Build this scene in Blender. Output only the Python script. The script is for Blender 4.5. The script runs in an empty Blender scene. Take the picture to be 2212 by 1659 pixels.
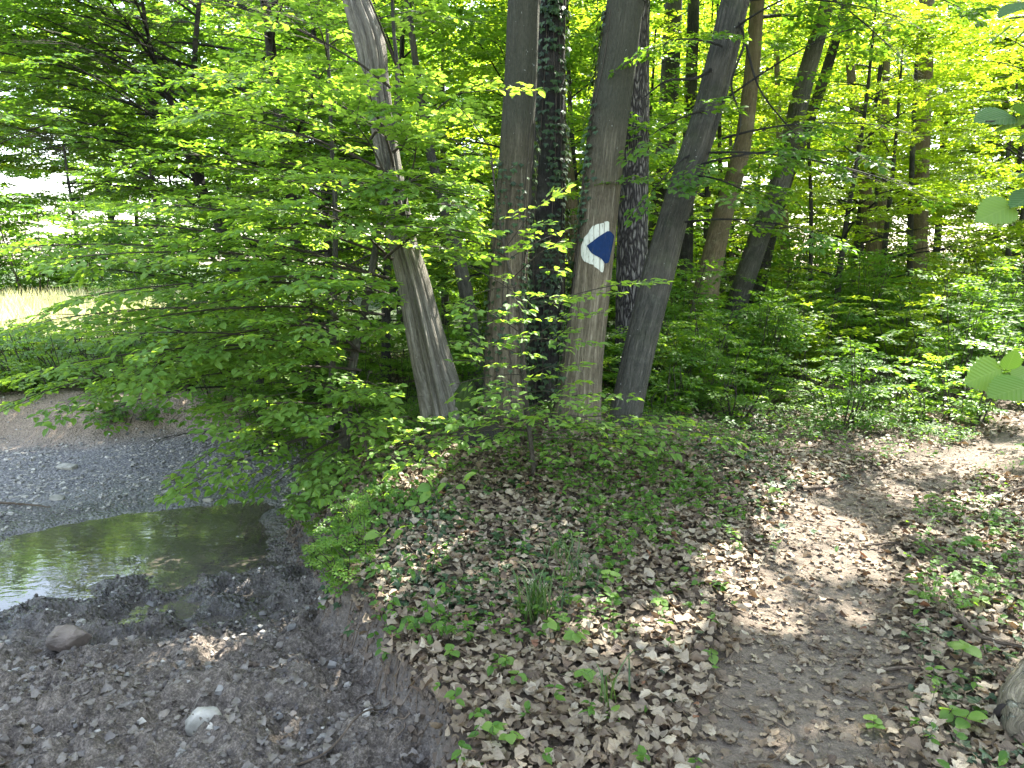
import bpy, math
import numpy as np
from mathutils import Vector
from mathutils.bvhtree import BVHTree

# ------------------------------------------------------------------ camera, world, sun, exposure
scene = bpy.context.scene
COL = scene.collection
PITCH = math.radians(9.0)
FPX = 1670.0                       # focal length measured in pixels of a 2212 x 1659 picture
CAM_Z = 1.6
cam_d = bpy.data.cameras.new('camera')
cam_d.sensor_width = 36.0
cam_d.lens = FPX / 2212 * 36.0
cam_d.clip_start = 0.05
cam_d.clip_end = 500.0
cam = bpy.data.objects.new('camera', cam_d)
cam.location = (0, 0, CAM_Z)
cam.rotation_euler = (math.pi / 2 - PITCH, 0, 0)
COL.objects.link(cam)
scene.camera = cam

SUN_EL, SUN_AZ = math.radians(52), math.radians(38)      # azimuth measured from +Y towards +X
SUN = np.array([math.cos(SUN_EL) * math.sin(SUN_AZ), math.cos(SUN_EL) * math.cos(SUN_AZ), math.sin(SUN_EL)])
world = bpy.data.worlds.new('World')
scene.world = world
world.use_nodes = True
wn = world.node_tree
sky = wn.nodes.new('ShaderNodeTexSky')
sky.sky_type = 'NISHITA'
sky.sun_disc = False
sky.sun_elevation = SUN_EL
sky.sun_rotation = SUN_AZ
sky.air_density = 1.3
sky.dust_density = 1.5
hs = wn.nodes.new('ShaderNodeHueSaturation')
hs.inputs['Saturation'].default_value = .68
wn.links.new(sky.outputs[0], hs.inputs['Color'])
wn.links.new(hs.outputs[0], wn.nodes['Background'].inputs[0])
wn.nodes['Background'].inputs[1].default_value = 0.15
sd = bpy.data.lights.new('sun', 'SUN')
sd.energy = 5.0
sd.angle = math.radians(0.5)
sd.color = (1.0, 0.95, 0.86)
so = bpy.data.objects.new('sun', sd)
so.rotation_euler = Vector(SUN).to_track_quat('Z', 'Y').to_euler()
COL.objects.link(so)

scene.view_settings.view_transform = 'Standard'
scene.view_settings.look = 'None'
scene.view_settings.gamma = 1.0
scene.view_settings.use_curve_mapping = False
scene.view_settings.exposure = 2.8
scene.render.engine = 'CYCLES'
cy = scene.cycles
cy.max_bounces = 7
cy.diffuse_bounces = 4
cy.glossy_bounces = 3
cy.transmission_bounces = 5
cy.transparent_max_bounces = 6
cy.sample_clamp_indirect = 6.0
cy.use_denoising = True

# ------------------------------------------------------------------ small maths
rng = np.random.default_rng(11)
cp, sp = math.cos(PITCH), math.sin(PITCH)

def P(u, v, Y):
    a = (u - 1106) / FPX
    b = (829.5 - v) / FPX
    y = cp + sp * b
    z = -sp + cp * b
    t = Y / y
    return np.array([a * t, Y, CAM_Z + z * t])

def pix(p):
    """point(s) -> pixel in the 2212 picture, depth"""
    p = np.atleast_2d(p)
    dz = p[:, 2] - CAM_Z
    f = p[:, 1] * cp - dz * sp
    up = p[:, 1] * sp + dz * cp
    f = np.where(f < .05, .05, f)
    return 1106 + FPX * p[:, 0] / f, 829.5 - FPX * up / f, f

def _h(ix, iy, seed):
    n = (ix.astype(np.int64) * 374761393 + iy.astype(np.int64) * 668265263 + seed * 144269504) & 0xffffffff
    n = ((n ^ (n >> 13)) * 1274126177) & 0xffffffff
    n = (n ^ (n >> 16)) & 0xffffff
    return n / float(0xffffff)

def vnoise(x, y, seed=0, per=None):
    x = np.asarray(x, float); y = np.asarray(y, float)
    x, y = np.broadcast_arrays(x, y)
    ix = np.floor(x); iy = np.floor(y)
    fx = x - ix; fy = y - iy
    fx = fx * fx * (3 - 2 * fx); fy = fy * fy * (3 - 2 * fy)
    ix1 = ix + 1
    if per: ix = np.mod(ix, per); ix1 = np.mod(ix1, per)
    a = _h(ix, iy, seed); b = _h(ix1, iy, seed)
    c = _h(ix, iy + 1, seed); d = _h(ix1, iy + 1, seed)
    return (a * (1 - fx) + b * fx) * (1 - fy) + (c * (1 - fx) + d * fx) * fy

def fbm(x, y, seed=0, oct=4, gain=.5):
    s = 0; a = 1; t = 0
    for k in range(oct):
        s = s + a * vnoise(np.asarray(x) * 2 ** k + 17.3 * k, np.asarray(y) * 2 ** k + 5.1 * k, seed + k)
        t += a; a *= gain
    return s / t

def sstep(a, b, x):
    t = np.clip((x - a) / (b - a), 0, 1)
    return t * t * (3 - 2 * t)

def seg_dist(x, y, poly, closed=False):
    pts = np.array(poly, float)
    n = len(pts)
    d = np.full(np.shape(x), 1e9)
    for i in range(n if closed else n - 1):
        a = pts[i]; b = pts[(i + 1) % n]
        ab = b - a
        t = np.clip(((x - a[0]) * ab[0] + (y - a[1]) * ab[1]) / (ab @ ab), 0, 1)
        d = np.minimum(d, np.hypot(x - a[0] - t * ab[0], y - a[1] - t * ab[1]))
    return d

def inside(x, y, poly):
    pts = np.array(poly, float)
    r = np.zeros(np.shape(x), bool)
    n = len(pts)
    for i in range(n):
        x0, y0 = pts[i]; x1, y1 = pts[(i + 1) % n]
        if y0 == y1: continue
        c = ((y0 > y) != (y1 > y)) & (x < (x1 - x0) * (y - y0) / (y1 - y0) + x0)
        r ^= c
    return r

def flat(u, v, z):
    b = (829.5 - v) / FPX
    dz = -sp + cp * b
    t = (z - CAM_Z) / dz
    return np.array([(u - 1106) / FPX * t, (cp + sp * b) * t])

# ------------------------------------------------------------------ terrain
BED = -0.42
WATER = -0.462
BANK = sorted([(-40, .3), (0, -.1), (2.0, -.26)] + [(q[1], q[0]) for q in (flat(*p) for p in [(905, 1659, -.2), (835, 1570, -.22), (765, 1470, -.26), (700, 1370, -.33), (655, 1280, -.4), (628, 1200, -.42), (618, 1120, -.42), (625, 1060, -.42)])] + [(9, -2.4), (11, -2.7), (14, -3.6), (20, -6), (40, -12), (90, -25)])
BY = np.array([b[0] for b in BANK]); BX = np.array([b[1] for b in BANK])
POOL = [flat(*p, WATER) for p in [(-420, 1230), (-60, 1172), (120, 1128), (300, 1100), (420, 1086), (560, 1080), (606, 1090), (612, 1180), (600, 1236), (520, 1250), (430, 1268), (395, 1330), (350, 1300), (300, 1262), (180, 1290), (60, 1322), (-60, 1345), (-420, 1420)]]
PATHL = [(.62, -3), (.75, 0)] + [tuple(flat(u, v, 0.0)) for u, v in [(1690, 1640), (1735, 1450), (1790, 1290), (1800, 1190), (1850, 1100), (1990, 1035), (2230, 965)]] + [(8.5, 8.6), (16, 10), (40, 14)]

def path_mask(x, y):
    d = seg_dist(x, y, PATHL) / np.interp(y, [3, 4.5, 6.5, 9], [.92, .9, .66, .5]) + (fbm(x * 2.2, y * 2.2, 31, 3) - .5) * .3
    return 1 - sstep(.22, .48, d)

def height(x, y, fine=True):
    x = np.asarray(x, float); y = np.asarray(y, float)
    bx = np.interp(y, BY, BX) + (fbm(x * 1.3 + 9, y * 1.6, 3, 3) - .5) * .22 + (fbm(x * 6 + 2, y * 7, 4, 3) - .5) * .12
    d = x - bx
    w = np.interp(y, [0, 3, 4, 5, 7, 9], [.10, .11, .22, .5, .85, 1.1])
    k = sstep(0, 1, d / w)
    mound = .32 * np.exp(-(((x - .25) / 1.75) ** 2 + ((y - 6.3) / 2.0) ** 2))
    right = .12 * sstep(.5, 1.4, x - 1.4 - .42 * (y - 2)) * sstep(8, 5, y)
    hi = 0.015 + mound + right + (fbm(x * .9, y * .9, 5, 3) - .5) * .1 + .10 * sstep(9, 16, y) - .03 * path_mask(x, y)
    low = BED + (fbm(x * .7, y * .7, 8, 2) - .5) * .06 + .21 * sstep(4.5, 2.8, y)
    # sand bank and meadow behind the gravel
    sb = sstep(8.5, 9.35, y + (fbm(x * .8, y * .8, 41, 3) - .5) * .9 - .10 * (x + 4)) * sstep(-2.6, -3.5, x)
    low = low + sb * (.40 + .12 * sstep(10, 20, y))
    far = sstep(11.5, 15, y) * .38 * (1 - sb)
    low = low + far
    # behind the camera the stream bed goes on
    z = low * (1 - k) + hi * k
    pin = inside(x, y, POOL); pd = seg_dist(x, y, POOL, True)
    sdp = np.where(pin, -pd, pd) + (fbm(x * 3, y * 3, 12, 3) - .5) * .16
    basin = sstep(.10, -.35, sdp)
    z = z - basin * .085 * (1 - k)
    near = sstep(.15, .5, sdp)
    z = z + (1 - k) * (1 - near) * -.018
    if fine:
        mudz = (1 - k) * sstep(6.0, 5.0, y) * (1 - sb)
        n1 = fbm(x * 4.5, y * 5.5, 21, 2) - .5
        n2 = 1 - np.abs(2 * fbm(x * 12, y * 13, 22, 2) - 1)
        n3 = fbm(x * 27, y * 27, 23, 2) - .5
        amp = .35 + .65 * sstep(-.25, .15, sdp)
        z = z + mudz * amp * (n1 * .21 + (n2 - .6) * .085 + n3 * .06)
        z = z + (1 - mudz) * (1 - k) * ((fbm(x * 9, y * 9, 24, 3) - .5) * .022)
        edge = 4 * k * (1 - k)
        sbe = 4 * sb * (1 - sb)
        z = z + (1 - k) * (sb * (fbm(x * 3, y * 4, 28, 4) - .5) * .10 + sbe * (fbm(x * 7, y * 7, 29, 3) - .5) * .16)
        z = z + edge * ((fbm(x * 8, y * 8, 25, 3) - .5) * .24 + (fbm(x * 22, y * 22, 27, 2) - .5) * .08)
        z = z + k * (fbm(x * 6, y * 6, 26, 3) - .5) * .04 * (1 - .6 * path_mask(x, y))
    return z

def masks(x, y):
    bx = np.interp(y, BY, BX) + (fbm(x * 1.3 + 9, y * 1.6, 3, 3) - .5) * .22 + (fbm(x * 6 + 2, y * 7, 4, 3) - .5) * .12
    d = x - bx
    w = np.interp(y, [0, 3, 4, 5, 7, 9], [.10, .11, .22, .5, .85, 1.1])
    k = sstep(0, 1, d / w)
    pin = inside(x, y, POOL); pd = seg_dist(x, y, POOL, True)
    sdp = np.where(pin, -pd, pd)
    wet = (1 - k) * sstep(1.1, .1, sdp + (fbm(x * 3, y * 3, 55, 3) - .5) * .9) * sstep(8, 6, y)
    sb = sstep(8.2, 8.9, y + (fbm(x * .8, y * .8, 41, 3) - .5) * .9 - .10 * (x + 4)) * (1 - k)
    return k, wet, sb, sdp

def hz(x, y): return float(height(np.array([x]), np.array([y]))[0])

def on_ground(u, v):
    """march a picture ray to the ground: the real place of a thing whose foot is seen there"""
    Y = np.linspace(1.5, 40, 6000)
    a = (u - 1106) / FPX; b = (829.5 - v) / FPX
    t = Y / (cp + sp * b)
    X = a * t; Z = CAM_Z + (-sp + cp * b) * t
    H = height(X, Y, False)
    i = int(np.argmax(Z < H))
    return np.array([X[i], Y[i], H[i]])

# ------------------------------------------------------------------ mesh helpers
def raw_mesh(name, V, faces, attrs=None, smooth=True, mats=()):
    """faces: list of int arrays (n,k)"""
    me = bpy.data.meshes.new(name)
    V = np.asarray(V, np.float32)
    me.vertices.add(len(V)); me.vertices.foreach_set('co', V.ravel())
    idx = np.concatenate([f.ravel() for f in faces]).astype(np.int32)
    tot = np.concatenate([np.full(len(f), f.shape[1], np.int32) for f in faces])
    start = np.concatenate([[0], np.cumsum(tot)[:-1]]).astype(np.int32)
    me.loops.add(len(idx)); me.loops.foreach_set('vertex_index', idx)
    me.polygons.add(len(tot)); me.polygons.foreach_set('loop_start', start)
    me.polygons.foreach_set('use_smooth', np.full(len(tot), smooth, bool))
    me.update(calc_edges=True)
    for k, a in (attrs or {}).items():
        a = np.asarray(a, np.float32)
        if a.ndim == 1: me.attributes.new(k, 'FLOAT', 'POINT').data.foreach_set('value', a)
        else: me.attributes.new(k, 'FLOAT_VECTOR', 'POINT').data.foreach_set('vector', a.ravel())
    for m in mats: me.materials.append(m)
    return me

def link(name, data, parent=None, label=None, cat=None, group=None, kind=None, loc=None):
    o = bpy.data.objects.new(name, data)
    COL.objects.link(o)
    if parent is not None: o.parent = parent
    if loc is not None: o.location = loc
    if label: o['label'] = label
    if cat: o['category'] = cat
    if group: o['group'] = group
    if kind: o['kind'] = kind
    return o

def norm(a): return a / np.maximum(np.linalg.norm(a, axis=-1, keepdims=True), 1e-9)

def frames(d, n):
    d = norm(d); s = norm(np.cross(d, n)); n2 = np.cross(s, d)
    return s, d, n2

# leaf shapes: x side, y length, z up
LEAF6 = (np.array([[0, 0, 0], [-.27, .26, .07], [-.25, .64, .05], [0, 1, -.10], [.25, .64, .05], [.27, .26, .07], [0, .5, .0]]),
         [np.array([[0, 5, 4, 6], [0, 6, 2, 1]]), np.array([[6, 4, 3], [6, 3, 2]])])
LEAF2 = (np.array([[0, 0, 0], [-.31, .45, .06], [0, 1, -.06], [.31, .45, .06]]), [np.array([[0, 3, 2], [0, 2, 1]])])
IVY = (np.array([[0, 0, 0], [-.45, .1, .03], [-.5, .42, 0], [-.22, .5, .04], [0, 1, -.05], [.22, .5, .04], [.5, .42, 0], [.45, .1, .03]]),
       [np.array([[0, 3, 2, 1], [0, 7, 6, 5], [0, 5, 4, 3]])])
def dead_leaf(seed):
    r = np.random.default_rng(seed + 50)
    V = np.array([[0, 0, 0], [-.22, .12, 0], [-.36, .34, 0], [-.33, .6, 0], [-.15, .85, 0], [0, 1, 0], [.15, .85, 0], [.33, .6, 0], [.36, .34, 0], [.22, .12, 0], [0, .3, 0], [0, .65, 0]], float)
    V[:, 0] *= r.uniform(.75, 1.25)
    V[:, :2] += r.normal(0, .045, (12, 2))
    fold = r.uniform(.2, 1.1) * r.choice([1, 1, -1]); bend = r.uniform(-.9, .9)
    V[:, 2] = fold * np.abs(V[:, 0]) ** 1.4 + bend * (V[:, 1] - .5) ** 2 + r.normal(0, .06, 12)
    if seed % 3 == 0: V[:, 2] += .5 * np.clip(V[:, 0], 0, 1) * V[:, 1]
    V[:, 2] += .06 - V[:, 2].mean()
    return V, [np.array([[0, 10, 2, 1], [10, 11, 3, 2], [0, 9, 8, 10], [10, 8, 7, 11]]), np.array([[11, 4, 3], [11, 5, 4], [11, 6, 5], [11, 7, 6]])]
def dead_leaf_fine(seed):
    r = np.random.default_rng(seed + 150); nr = 11; cols = [-1, -.5, 0, .5, 1]
    fold = r.uniform(.1, 1.1) * r.choice([1, 1, -1]); bend = r.uniform(-.7, .7); tw = r.uniform(-.6, .6); wl = r.uniform(.8, 1.2)
    V = []
    for i in range(nr):
        t = i / (nr - 1); w = .37 * wl * (math.sin(math.pi * min(1, t * .97 + .015) ** .8)) ** .75
        for c in cols:
            wob = (1 + (.10 * r.normal() if abs(c) == 1 else 0))
            x = c * w * wob; y = t + (.03 * r.normal() if abs(c) == 1 else 0)
            z = fold * abs(x) ** 1.3 + bend * (t - .5) ** 2 + tw * x * (t - .5) + .05 * math.sin(9 * t + seed) * c * c + (r.normal() * (.035 if abs(c) == 1 else .012))
            V.append((x, y, z))
    V = np.array(V); V[:, 2] += .05 - V[:, 2].mean()
    Fq = [(i * 5 + j, i * 5 + j + 1, i * 5 + j + 6, i * 5 + j + 5) for i in range(nr - 1) for j in range(4) if r.random() > (.04 if j in (0, 3) else 0)]
    return V, [np.array(Fq)]
DEAD = [dead_leaf(s) for s in range(9)]
def serrated():
    L = []; n = 11
    for i in range(n):
        t = i / (n - 1) * .97
        w = .40 * math.sin(math.pi * min(1, t * 1.02) ** .72) ** .8
        L.append((w, t)); L.append((w * 1.13 + .008, t + .035))
    L = L[1:-1]
    V = [(0, 0, 0)]
    m = len(L)
    for w, t in L: V.append((-w, t, .10 * w - .10 * t * t))
    for w, t in L: V.append((w, t, .10 * w - .10 * t * t))
    V.append((0, 1.04, -.12))
    for w, t in L: V.append((0, t, -.03 - .10 * t * t))
    tip = 1 + 2 * m; q = []; tr = []
    for i in range(m - 1):
        a, b = 1 + i, 2 + i; c, d = 1 + m + i, 2 + m + i; e, f = tip + 1 + i, tip + 2 + i
        q += [(e, f, b, a), (c, d, f, e)]
    tr += [(0, tip + 1, 1), (0, 1 + m, tip + 1), (tip, m, tip + m), (tip, tip + m, 2 * m)]
    return np.array(V, float), [np.array(q), np.array(tr)]
BIGLEAF = serrated()

class Leaves:
    def __init__(s): s.p, s.d, s.n, s.s, s.r = [], [], [], [], []
    def add(s, p, d, n, size, r=None):
        p = np.atleast_2d(p); k = len(p)
        s.p.append(p); s.d.append(np.broadcast_to(d, (k, 3))); s.n.append(np.broadcast_to(n, (k, 3)))
        s.s.append(np.broadcast_to(size, (k,))); s.r.append(rng.random(k) if r is None else np.broadcast_to(r, (k,)))
    def cat(s):
        return [np.concatenate(a) for a in (s.p, s.d, s.n, s.s, s.r)]
    def filter(s, fn):
        p, d, n, z, r = s.cat(); k = fn(p)
        s.p, s.d, s.n, s.s, s.r = [p[k]], [d[k]], [n[k]], [z[k]], [r[k]]
    def mesh(s, name, tmpl, mat, arrs=None, smooth=False):
        p, d, n, z, r = arrs if arrs is not None else s.cat()
        S, D, N = frames(d, n)
        T, F = tmpl
        V = p[:, None, :] + z[:, None, None] * (T[None, :, :1] * S[:, None] + T[None, :, 1:2] * D[:, None] + T[None, :, 2:] * N[:, None])
        k = len(T); off = (np.arange(len(p)) * k)[:, None, None]
        faces = [(f[None] + off).reshape(-1, f.shape[1]) for f in F]
        return raw_mesh(name, V.reshape(-1, 3), faces, {'rnd': np.repeat(r, k), 'lx': np.tile(T[:, 0], len(p)), 'ly': np.tile(T[:, 1], len(p))}, smooth, [mat])

class Sticks:
    """separate tapered prisms, for twigs and stems"""
    def __init__(s): s.a, s.b, s.ra, s.rb = [], [], [], []
    def add(s, a, b, ra, rb):
        a = np.atleast_2d(a); b = np.atleast_2d(b); k = len(a)
        s.a.append(a); s.b.append(b); s.ra.append(np.broadcast_to(ra, (k,))); s.rb.append(np.broadcast_to(rb, (k,)))
    def path(s, pts, r0, r1):
        pts = np.asarray(pts); n = len(pts) - 1
        rr = np.linspace(r0, r1, n + 1)
        s.add(pts[:-1], pts[1:], rr[:-1], rr[1:])
    def mesh(s, name, mat, n=3):
        a, b, ra, rb = [np.concatenate(x) for x in (s.a, s.b, s.ra, s.rb)]
        d = norm(b - a)
        ref = np.where(np.abs(d[:, 2:]) > .9, np.array([[1., 0, 0]]), np.array([[0., 0, 1]]))
        u = norm(np.cross(d, ref)); v = np.cross(d, u)
        th = np.arange(n) * 2 * math.pi / n
        c = np.cos(th)[None, :, None] * u[:, None] + np.sin(th)[None, :, None] * v[:, None]
        V = np.concatenate([a[:, None] + c * ra[:, None, None], b[:, None] + c * rb[:, None, None]], 1)
        off = (np.arange(len(a)) * 2 * n)[:, None, None]
        i = np.arange(n); j = (i + 1) % n
        f = np.stack([i, j, j + n, i + n], 1)[None] + off
        return raw_mesh(name, V.reshape(-1, 3), [f.reshape(-1, 4)], None, True, [mat])

def smooth_path(pts, n):
    """Catmull-Rom through rows of pts (any number of columns)"""
    p = np.asarray(pts, float)
    p = np.vstack([2 * p[0] - p[1], p, 2 * p[-1] - p[-2]])
    m = len(p) - 3
    out = []
    for t in np.linspace(0, m - 1e-6, n):
        i = int(t); f = t - i
        a, b, c, d = p[i], p[i + 1], p[i + 2], p[i + 3]
        out.append(.5 * ((2 * b) + (-a + c) * f + (2 * a - 5 * b + 4 * c - d) * f * f + (-a + 3 * b - 3 * c + d) * f ** 3))
    return np.array(out)

def tube(path, rad, n=8, shape=None):
    """path (m,3), rad (m,), shape(theta grid, s grid)->multiplier ; returns V, faces, bark attribute"""
    path = np.asarray(path, float); m = len(path)
    t = norm(np.gradient(path, axis=0))
    ref = np.array([0., 1, 0]) if abs(t[:, 1]).mean() < .8 else np.array([0., 0, 1])
    u = norm(np.cross(t, ref)); v = np.cross(t, u)
    s = np.concatenate([[0], np.cumsum(np.linalg.norm(np.diff(path, axis=0), axis=1))])
    th = np.arange(n) * 2 * math.pi / n
    R = np.repeat(np.asarray(rad)[:, None], n, 1)
    if shape is not None: R = R * shape(th[None, :] + 0 * s[:, None], s[:, None] + 0 * th[None, :])
    V = path[:, None] + R[..., None] * (np.cos(th)[None, :, None] * u[:, None] + np.sin(th)[None, :, None] * v[:, None])
    i = np.arange(m - 1)[:, None] * n; j = np.arange(n)[None]; k = (j + 1) % n
    F = np.stack([i + j, i + n + j, i + n + k, i + k], -1).reshape(-1, 4)
    r0 = float(np.mean(rad))
    bark = np.stack([np.cos(th)[None] * r0 + 0 * s[:, None], np.sin(th)[None] * r0 + 0 * s[:, None], s[:, None] + 0 * th[None]], -1).reshape(-1, 3)
    return V.reshape(-1, 3), F, bark

class Wood:
    def __init__(s): s.V, s.F, s.B, s.n = [], [], [], 0
    def add(s, path, rad, n=7, shape=None):
        V, F, B = tube(path, rad, n, shape)
        s.V.append(V); s.F.append(F + s.n); s.B.append(B); s.n += len(V)
    def mesh(s, name, mat):
        return raw_mesh(name, np.concatenate(s.V), [np.concatenate(s.F)], {'bark': np.concatenate(s.B)}, True, [mat])

# ------------------------------------------------------------------ materials
class NT:
    def __init__(s, name):
        s.m = bpy.data.materials.new(name); s.m.use_nodes = True
        s.t = s.m.node_tree; s.t.nodes.clear()
        s.out = s.t.nodes.new('ShaderNodeOutputMaterial')
    def n(s, typ, **kw):
        x = s.t.nodes.new('ShaderNode' + typ)
        for k, v in kw.items():
            if k.startswith('i_'):
                key = k[2:]
                x.inputs[int(key) if key.isdigit() else key.replace('_', ' ')].default_value = v
            else: setattr(x, k, v)
        return x
    def l(s, a, b): s.t.links.new(a, b)
    def attr(s, name): return s.n('Attribute', attribute_name=name)
    def ramp(s, fac, stops):
        r = s.n('ValToRGB'); e = r.color_ramp.elements
        while len(e) < len(stops): e.new(.5)
        for x, (p, c) in zip(e, stops): x.position = p; x.color = (*c, 1)
        s.l(fac, r.inputs[0]); return r.outputs[0]
    def noise(s, vec, scale, detail=4, rough=.55, out='Fac'):
        x = s.n('TexNoise'); x.inputs['Scale'].default_value = scale; x.inputs['Detail'].default_value = detail; x.inputs['Roughness'].default_value = rough
        if vec is not None: s.l(vec, x.inputs['Vector'])
        return x.outputs[out]
    def mapping(s, vec, scale):
        x = s.n('Mapping'); x.inputs['Scale'].default_value = scale; s.l(vec, x.inputs['Vector']); return x.outputs[0]
    def math(s, op, a, b=None, clamp=False):
        x = s.n('Math', operation=op, use_clamp=clamp)
        for i, q in enumerate((a, b)):
            if q is None: continue
            if isinstance(q, (int, float)): x.inputs[i].default_value = q
            else: s.l(q, x.inputs[i])
        return x.outputs[0]
    def mix(s, f, a, b, blend='MIX'):
        x = s.n('MixRGB', blend_type=blend)
        for i, q in enumerate((f, a, b)):
            if isinstance(q, (int, float)): x.inputs[i].default_value = q
            elif isinstance(q, tuple): x.inputs[i].default_value = (*q, 1)
            else: s.l(q, x.inputs[i])
        return x.outputs[0]
    def bump(s, h, dist, strength=1.0):
        x = s.n('Bump'); x.inputs['Distance'].default_value = dist; x.inputs['Strength'].default_value = strength
        s.l(h, x.inputs['Height']); return x.outputs[0]
    def principled(s, col, rough, normal=None, spec=.5):
        x = s.n('BsdfPrincipled')
        for key, q in (('Base Color', col), ('Roughness', rough), ('Specular IOR Level', spec)):
            if isinstance(q, (int, float)): x.inputs[key].default_value = q
            elif isinstance(q, tuple): x.inputs[key].default_value = (*q, 1)
            else: s.l(q, x.inputs[key])
        if normal is not None: s.l(normal, x.inputs['Normal'])
        return x.outputs[0]
    def finish(s, sh): s.l(sh, s.out.inputs[0]); return s.m

def leaf_mat(name, stops, trans, tmix=.5, rough=.42, veins=False, spec=.4):
    m = NT(name)
    r = m.attr('rnd').outputs['Fac']
    geo = m.n('NewGeometry')
    patch = m.noise(geo.outputs['Position'], .9, 2)
    f = m.math('ADD', m.math('MULTIPLY', r, .75), m.math('MULTIPLY', patch, .35), True)
    col = m.ramp(f, stops)
    lx = m.math('ABSOLUTE', m.attr('lx').outputs['Fac'])
    ly = m.attr('ly').outputs['Fac']
    mid = m.math('LESS_THAN', lx, .018)
    nrm = None
    if veins:
        w = m.math('SINE', m.math('MULTIPLY', m.math('SUBTRACT', ly, m.math('MULTIPLY', lx, .9)), 62.0))
        vein = m.math('GREATER_THAN', w, .86)
        both = m.math('MAXIMUM', vein, mid)
        col = m.mix(m.math('MULTIPLY', both, .16), col, (.25, .36, .13))
        nrm = m.bump(m.math('ADD', w, m.noise(geo.outputs['Position'], 60, 3)), .002, .3)
    tcol = m.mix(1.0, col, trans, 'MULTIPLY')
    p = m.principled(col, rough, nrm, spec)
    t = m.n('BsdfTranslucent'); m.l(tcol, t.inputs[0])
    x = m.n('MixShader'); x.inputs[0].default_value = tmix
    m.l(p, x.inputs[1]); m.l(t.outputs[0], x.inputs[2])
    return m.finish(x.outputs[0])

TR = (2.5, 2.2, .7)
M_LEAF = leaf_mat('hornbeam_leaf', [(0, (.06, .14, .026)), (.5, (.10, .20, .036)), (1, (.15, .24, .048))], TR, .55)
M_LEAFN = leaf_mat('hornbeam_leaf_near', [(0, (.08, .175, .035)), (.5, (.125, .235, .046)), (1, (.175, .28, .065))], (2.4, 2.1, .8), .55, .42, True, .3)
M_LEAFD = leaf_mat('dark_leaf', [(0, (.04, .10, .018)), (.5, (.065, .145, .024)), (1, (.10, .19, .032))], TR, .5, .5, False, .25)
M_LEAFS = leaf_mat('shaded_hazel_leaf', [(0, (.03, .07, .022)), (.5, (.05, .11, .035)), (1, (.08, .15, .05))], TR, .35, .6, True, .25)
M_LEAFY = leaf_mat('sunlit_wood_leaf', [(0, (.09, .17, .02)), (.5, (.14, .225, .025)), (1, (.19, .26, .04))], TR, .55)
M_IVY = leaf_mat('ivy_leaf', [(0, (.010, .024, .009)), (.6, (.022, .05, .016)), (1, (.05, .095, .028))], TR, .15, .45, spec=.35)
M_GRASS = leaf_mat('grass_blade', [(0, (.022, .055, .014)), (.5, (.04, .085, .02)), (1, (.08, .12, .04))], TR, .35)
M_MEADOW = leaf_mat('meadow_grass', [(0, (.34, .38, .17)), (.5, (.50, .50, .28)), (1, (.62, .60, .40))], (1.2, 1.1, .8), .4)

def dead_mat(name='fallen_leaf', grey=0.):
    m = NT(name)
    r = m.attr('rnd').outputs['Fac']
    col = m.ramp(r, [(0, (.035, .024, .017)), (.2, (.10, .068, .044)), (.42, (.18, .138, .088)), (.7, (.26, .212, .145)), (.93, (.35, .30, .215)), (1, (.18, .08, .04))])
    lx = m.math('ABSOLUTE', m.attr('lx').outputs['Fac']); ly = m.attr('ly').outputs['Fac']
    w = m.math('SINE', m.math('MULTIPLY', m.math('SUBTRACT', ly, m.math('MULTIPLY', lx, .9)), 45.0))
    geo = m.n('NewGeometry')
    nz = m.noise(geo.outputs['Position'], 70, 3)
    col = m.mix(m.math('MULTIPLY', m.math('SUBTRACT', nz, .35, True), .9), col, (.10, .065, .04))
    col = m.mix(m.math('MULTIPLY', m.math('LESS_THAN', lx, .02), .4), col, (.16, .10, .06))
    if grey: col = m.mix(grey, col, m.mix(nz, (.05, .045, .04), (.26, .24, .215)))
    p = m.principled(col, .62 - grey * .2, m.bump(m.math('ADD', m.math('MULTIPLY', w, .35), nz), .002, .6), .35)
    t = m.n('BsdfTranslucent'); m.l(m.mix(1.0, col, (1.1, .8, .5), 'MULTIPLY'), t.inputs[0])
    x = m.n('MixShader'); x.inputs[0].default_value = .14
    m.l(p, x.inputs[1]); m.l(t.outputs[0], x.inputs[2])
    return m.finish(x.outputs[0])
M_DEAD = dead_mat()
M_DEADMUD = dead_mat('muddy_fallen_leaf', .72)

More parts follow.
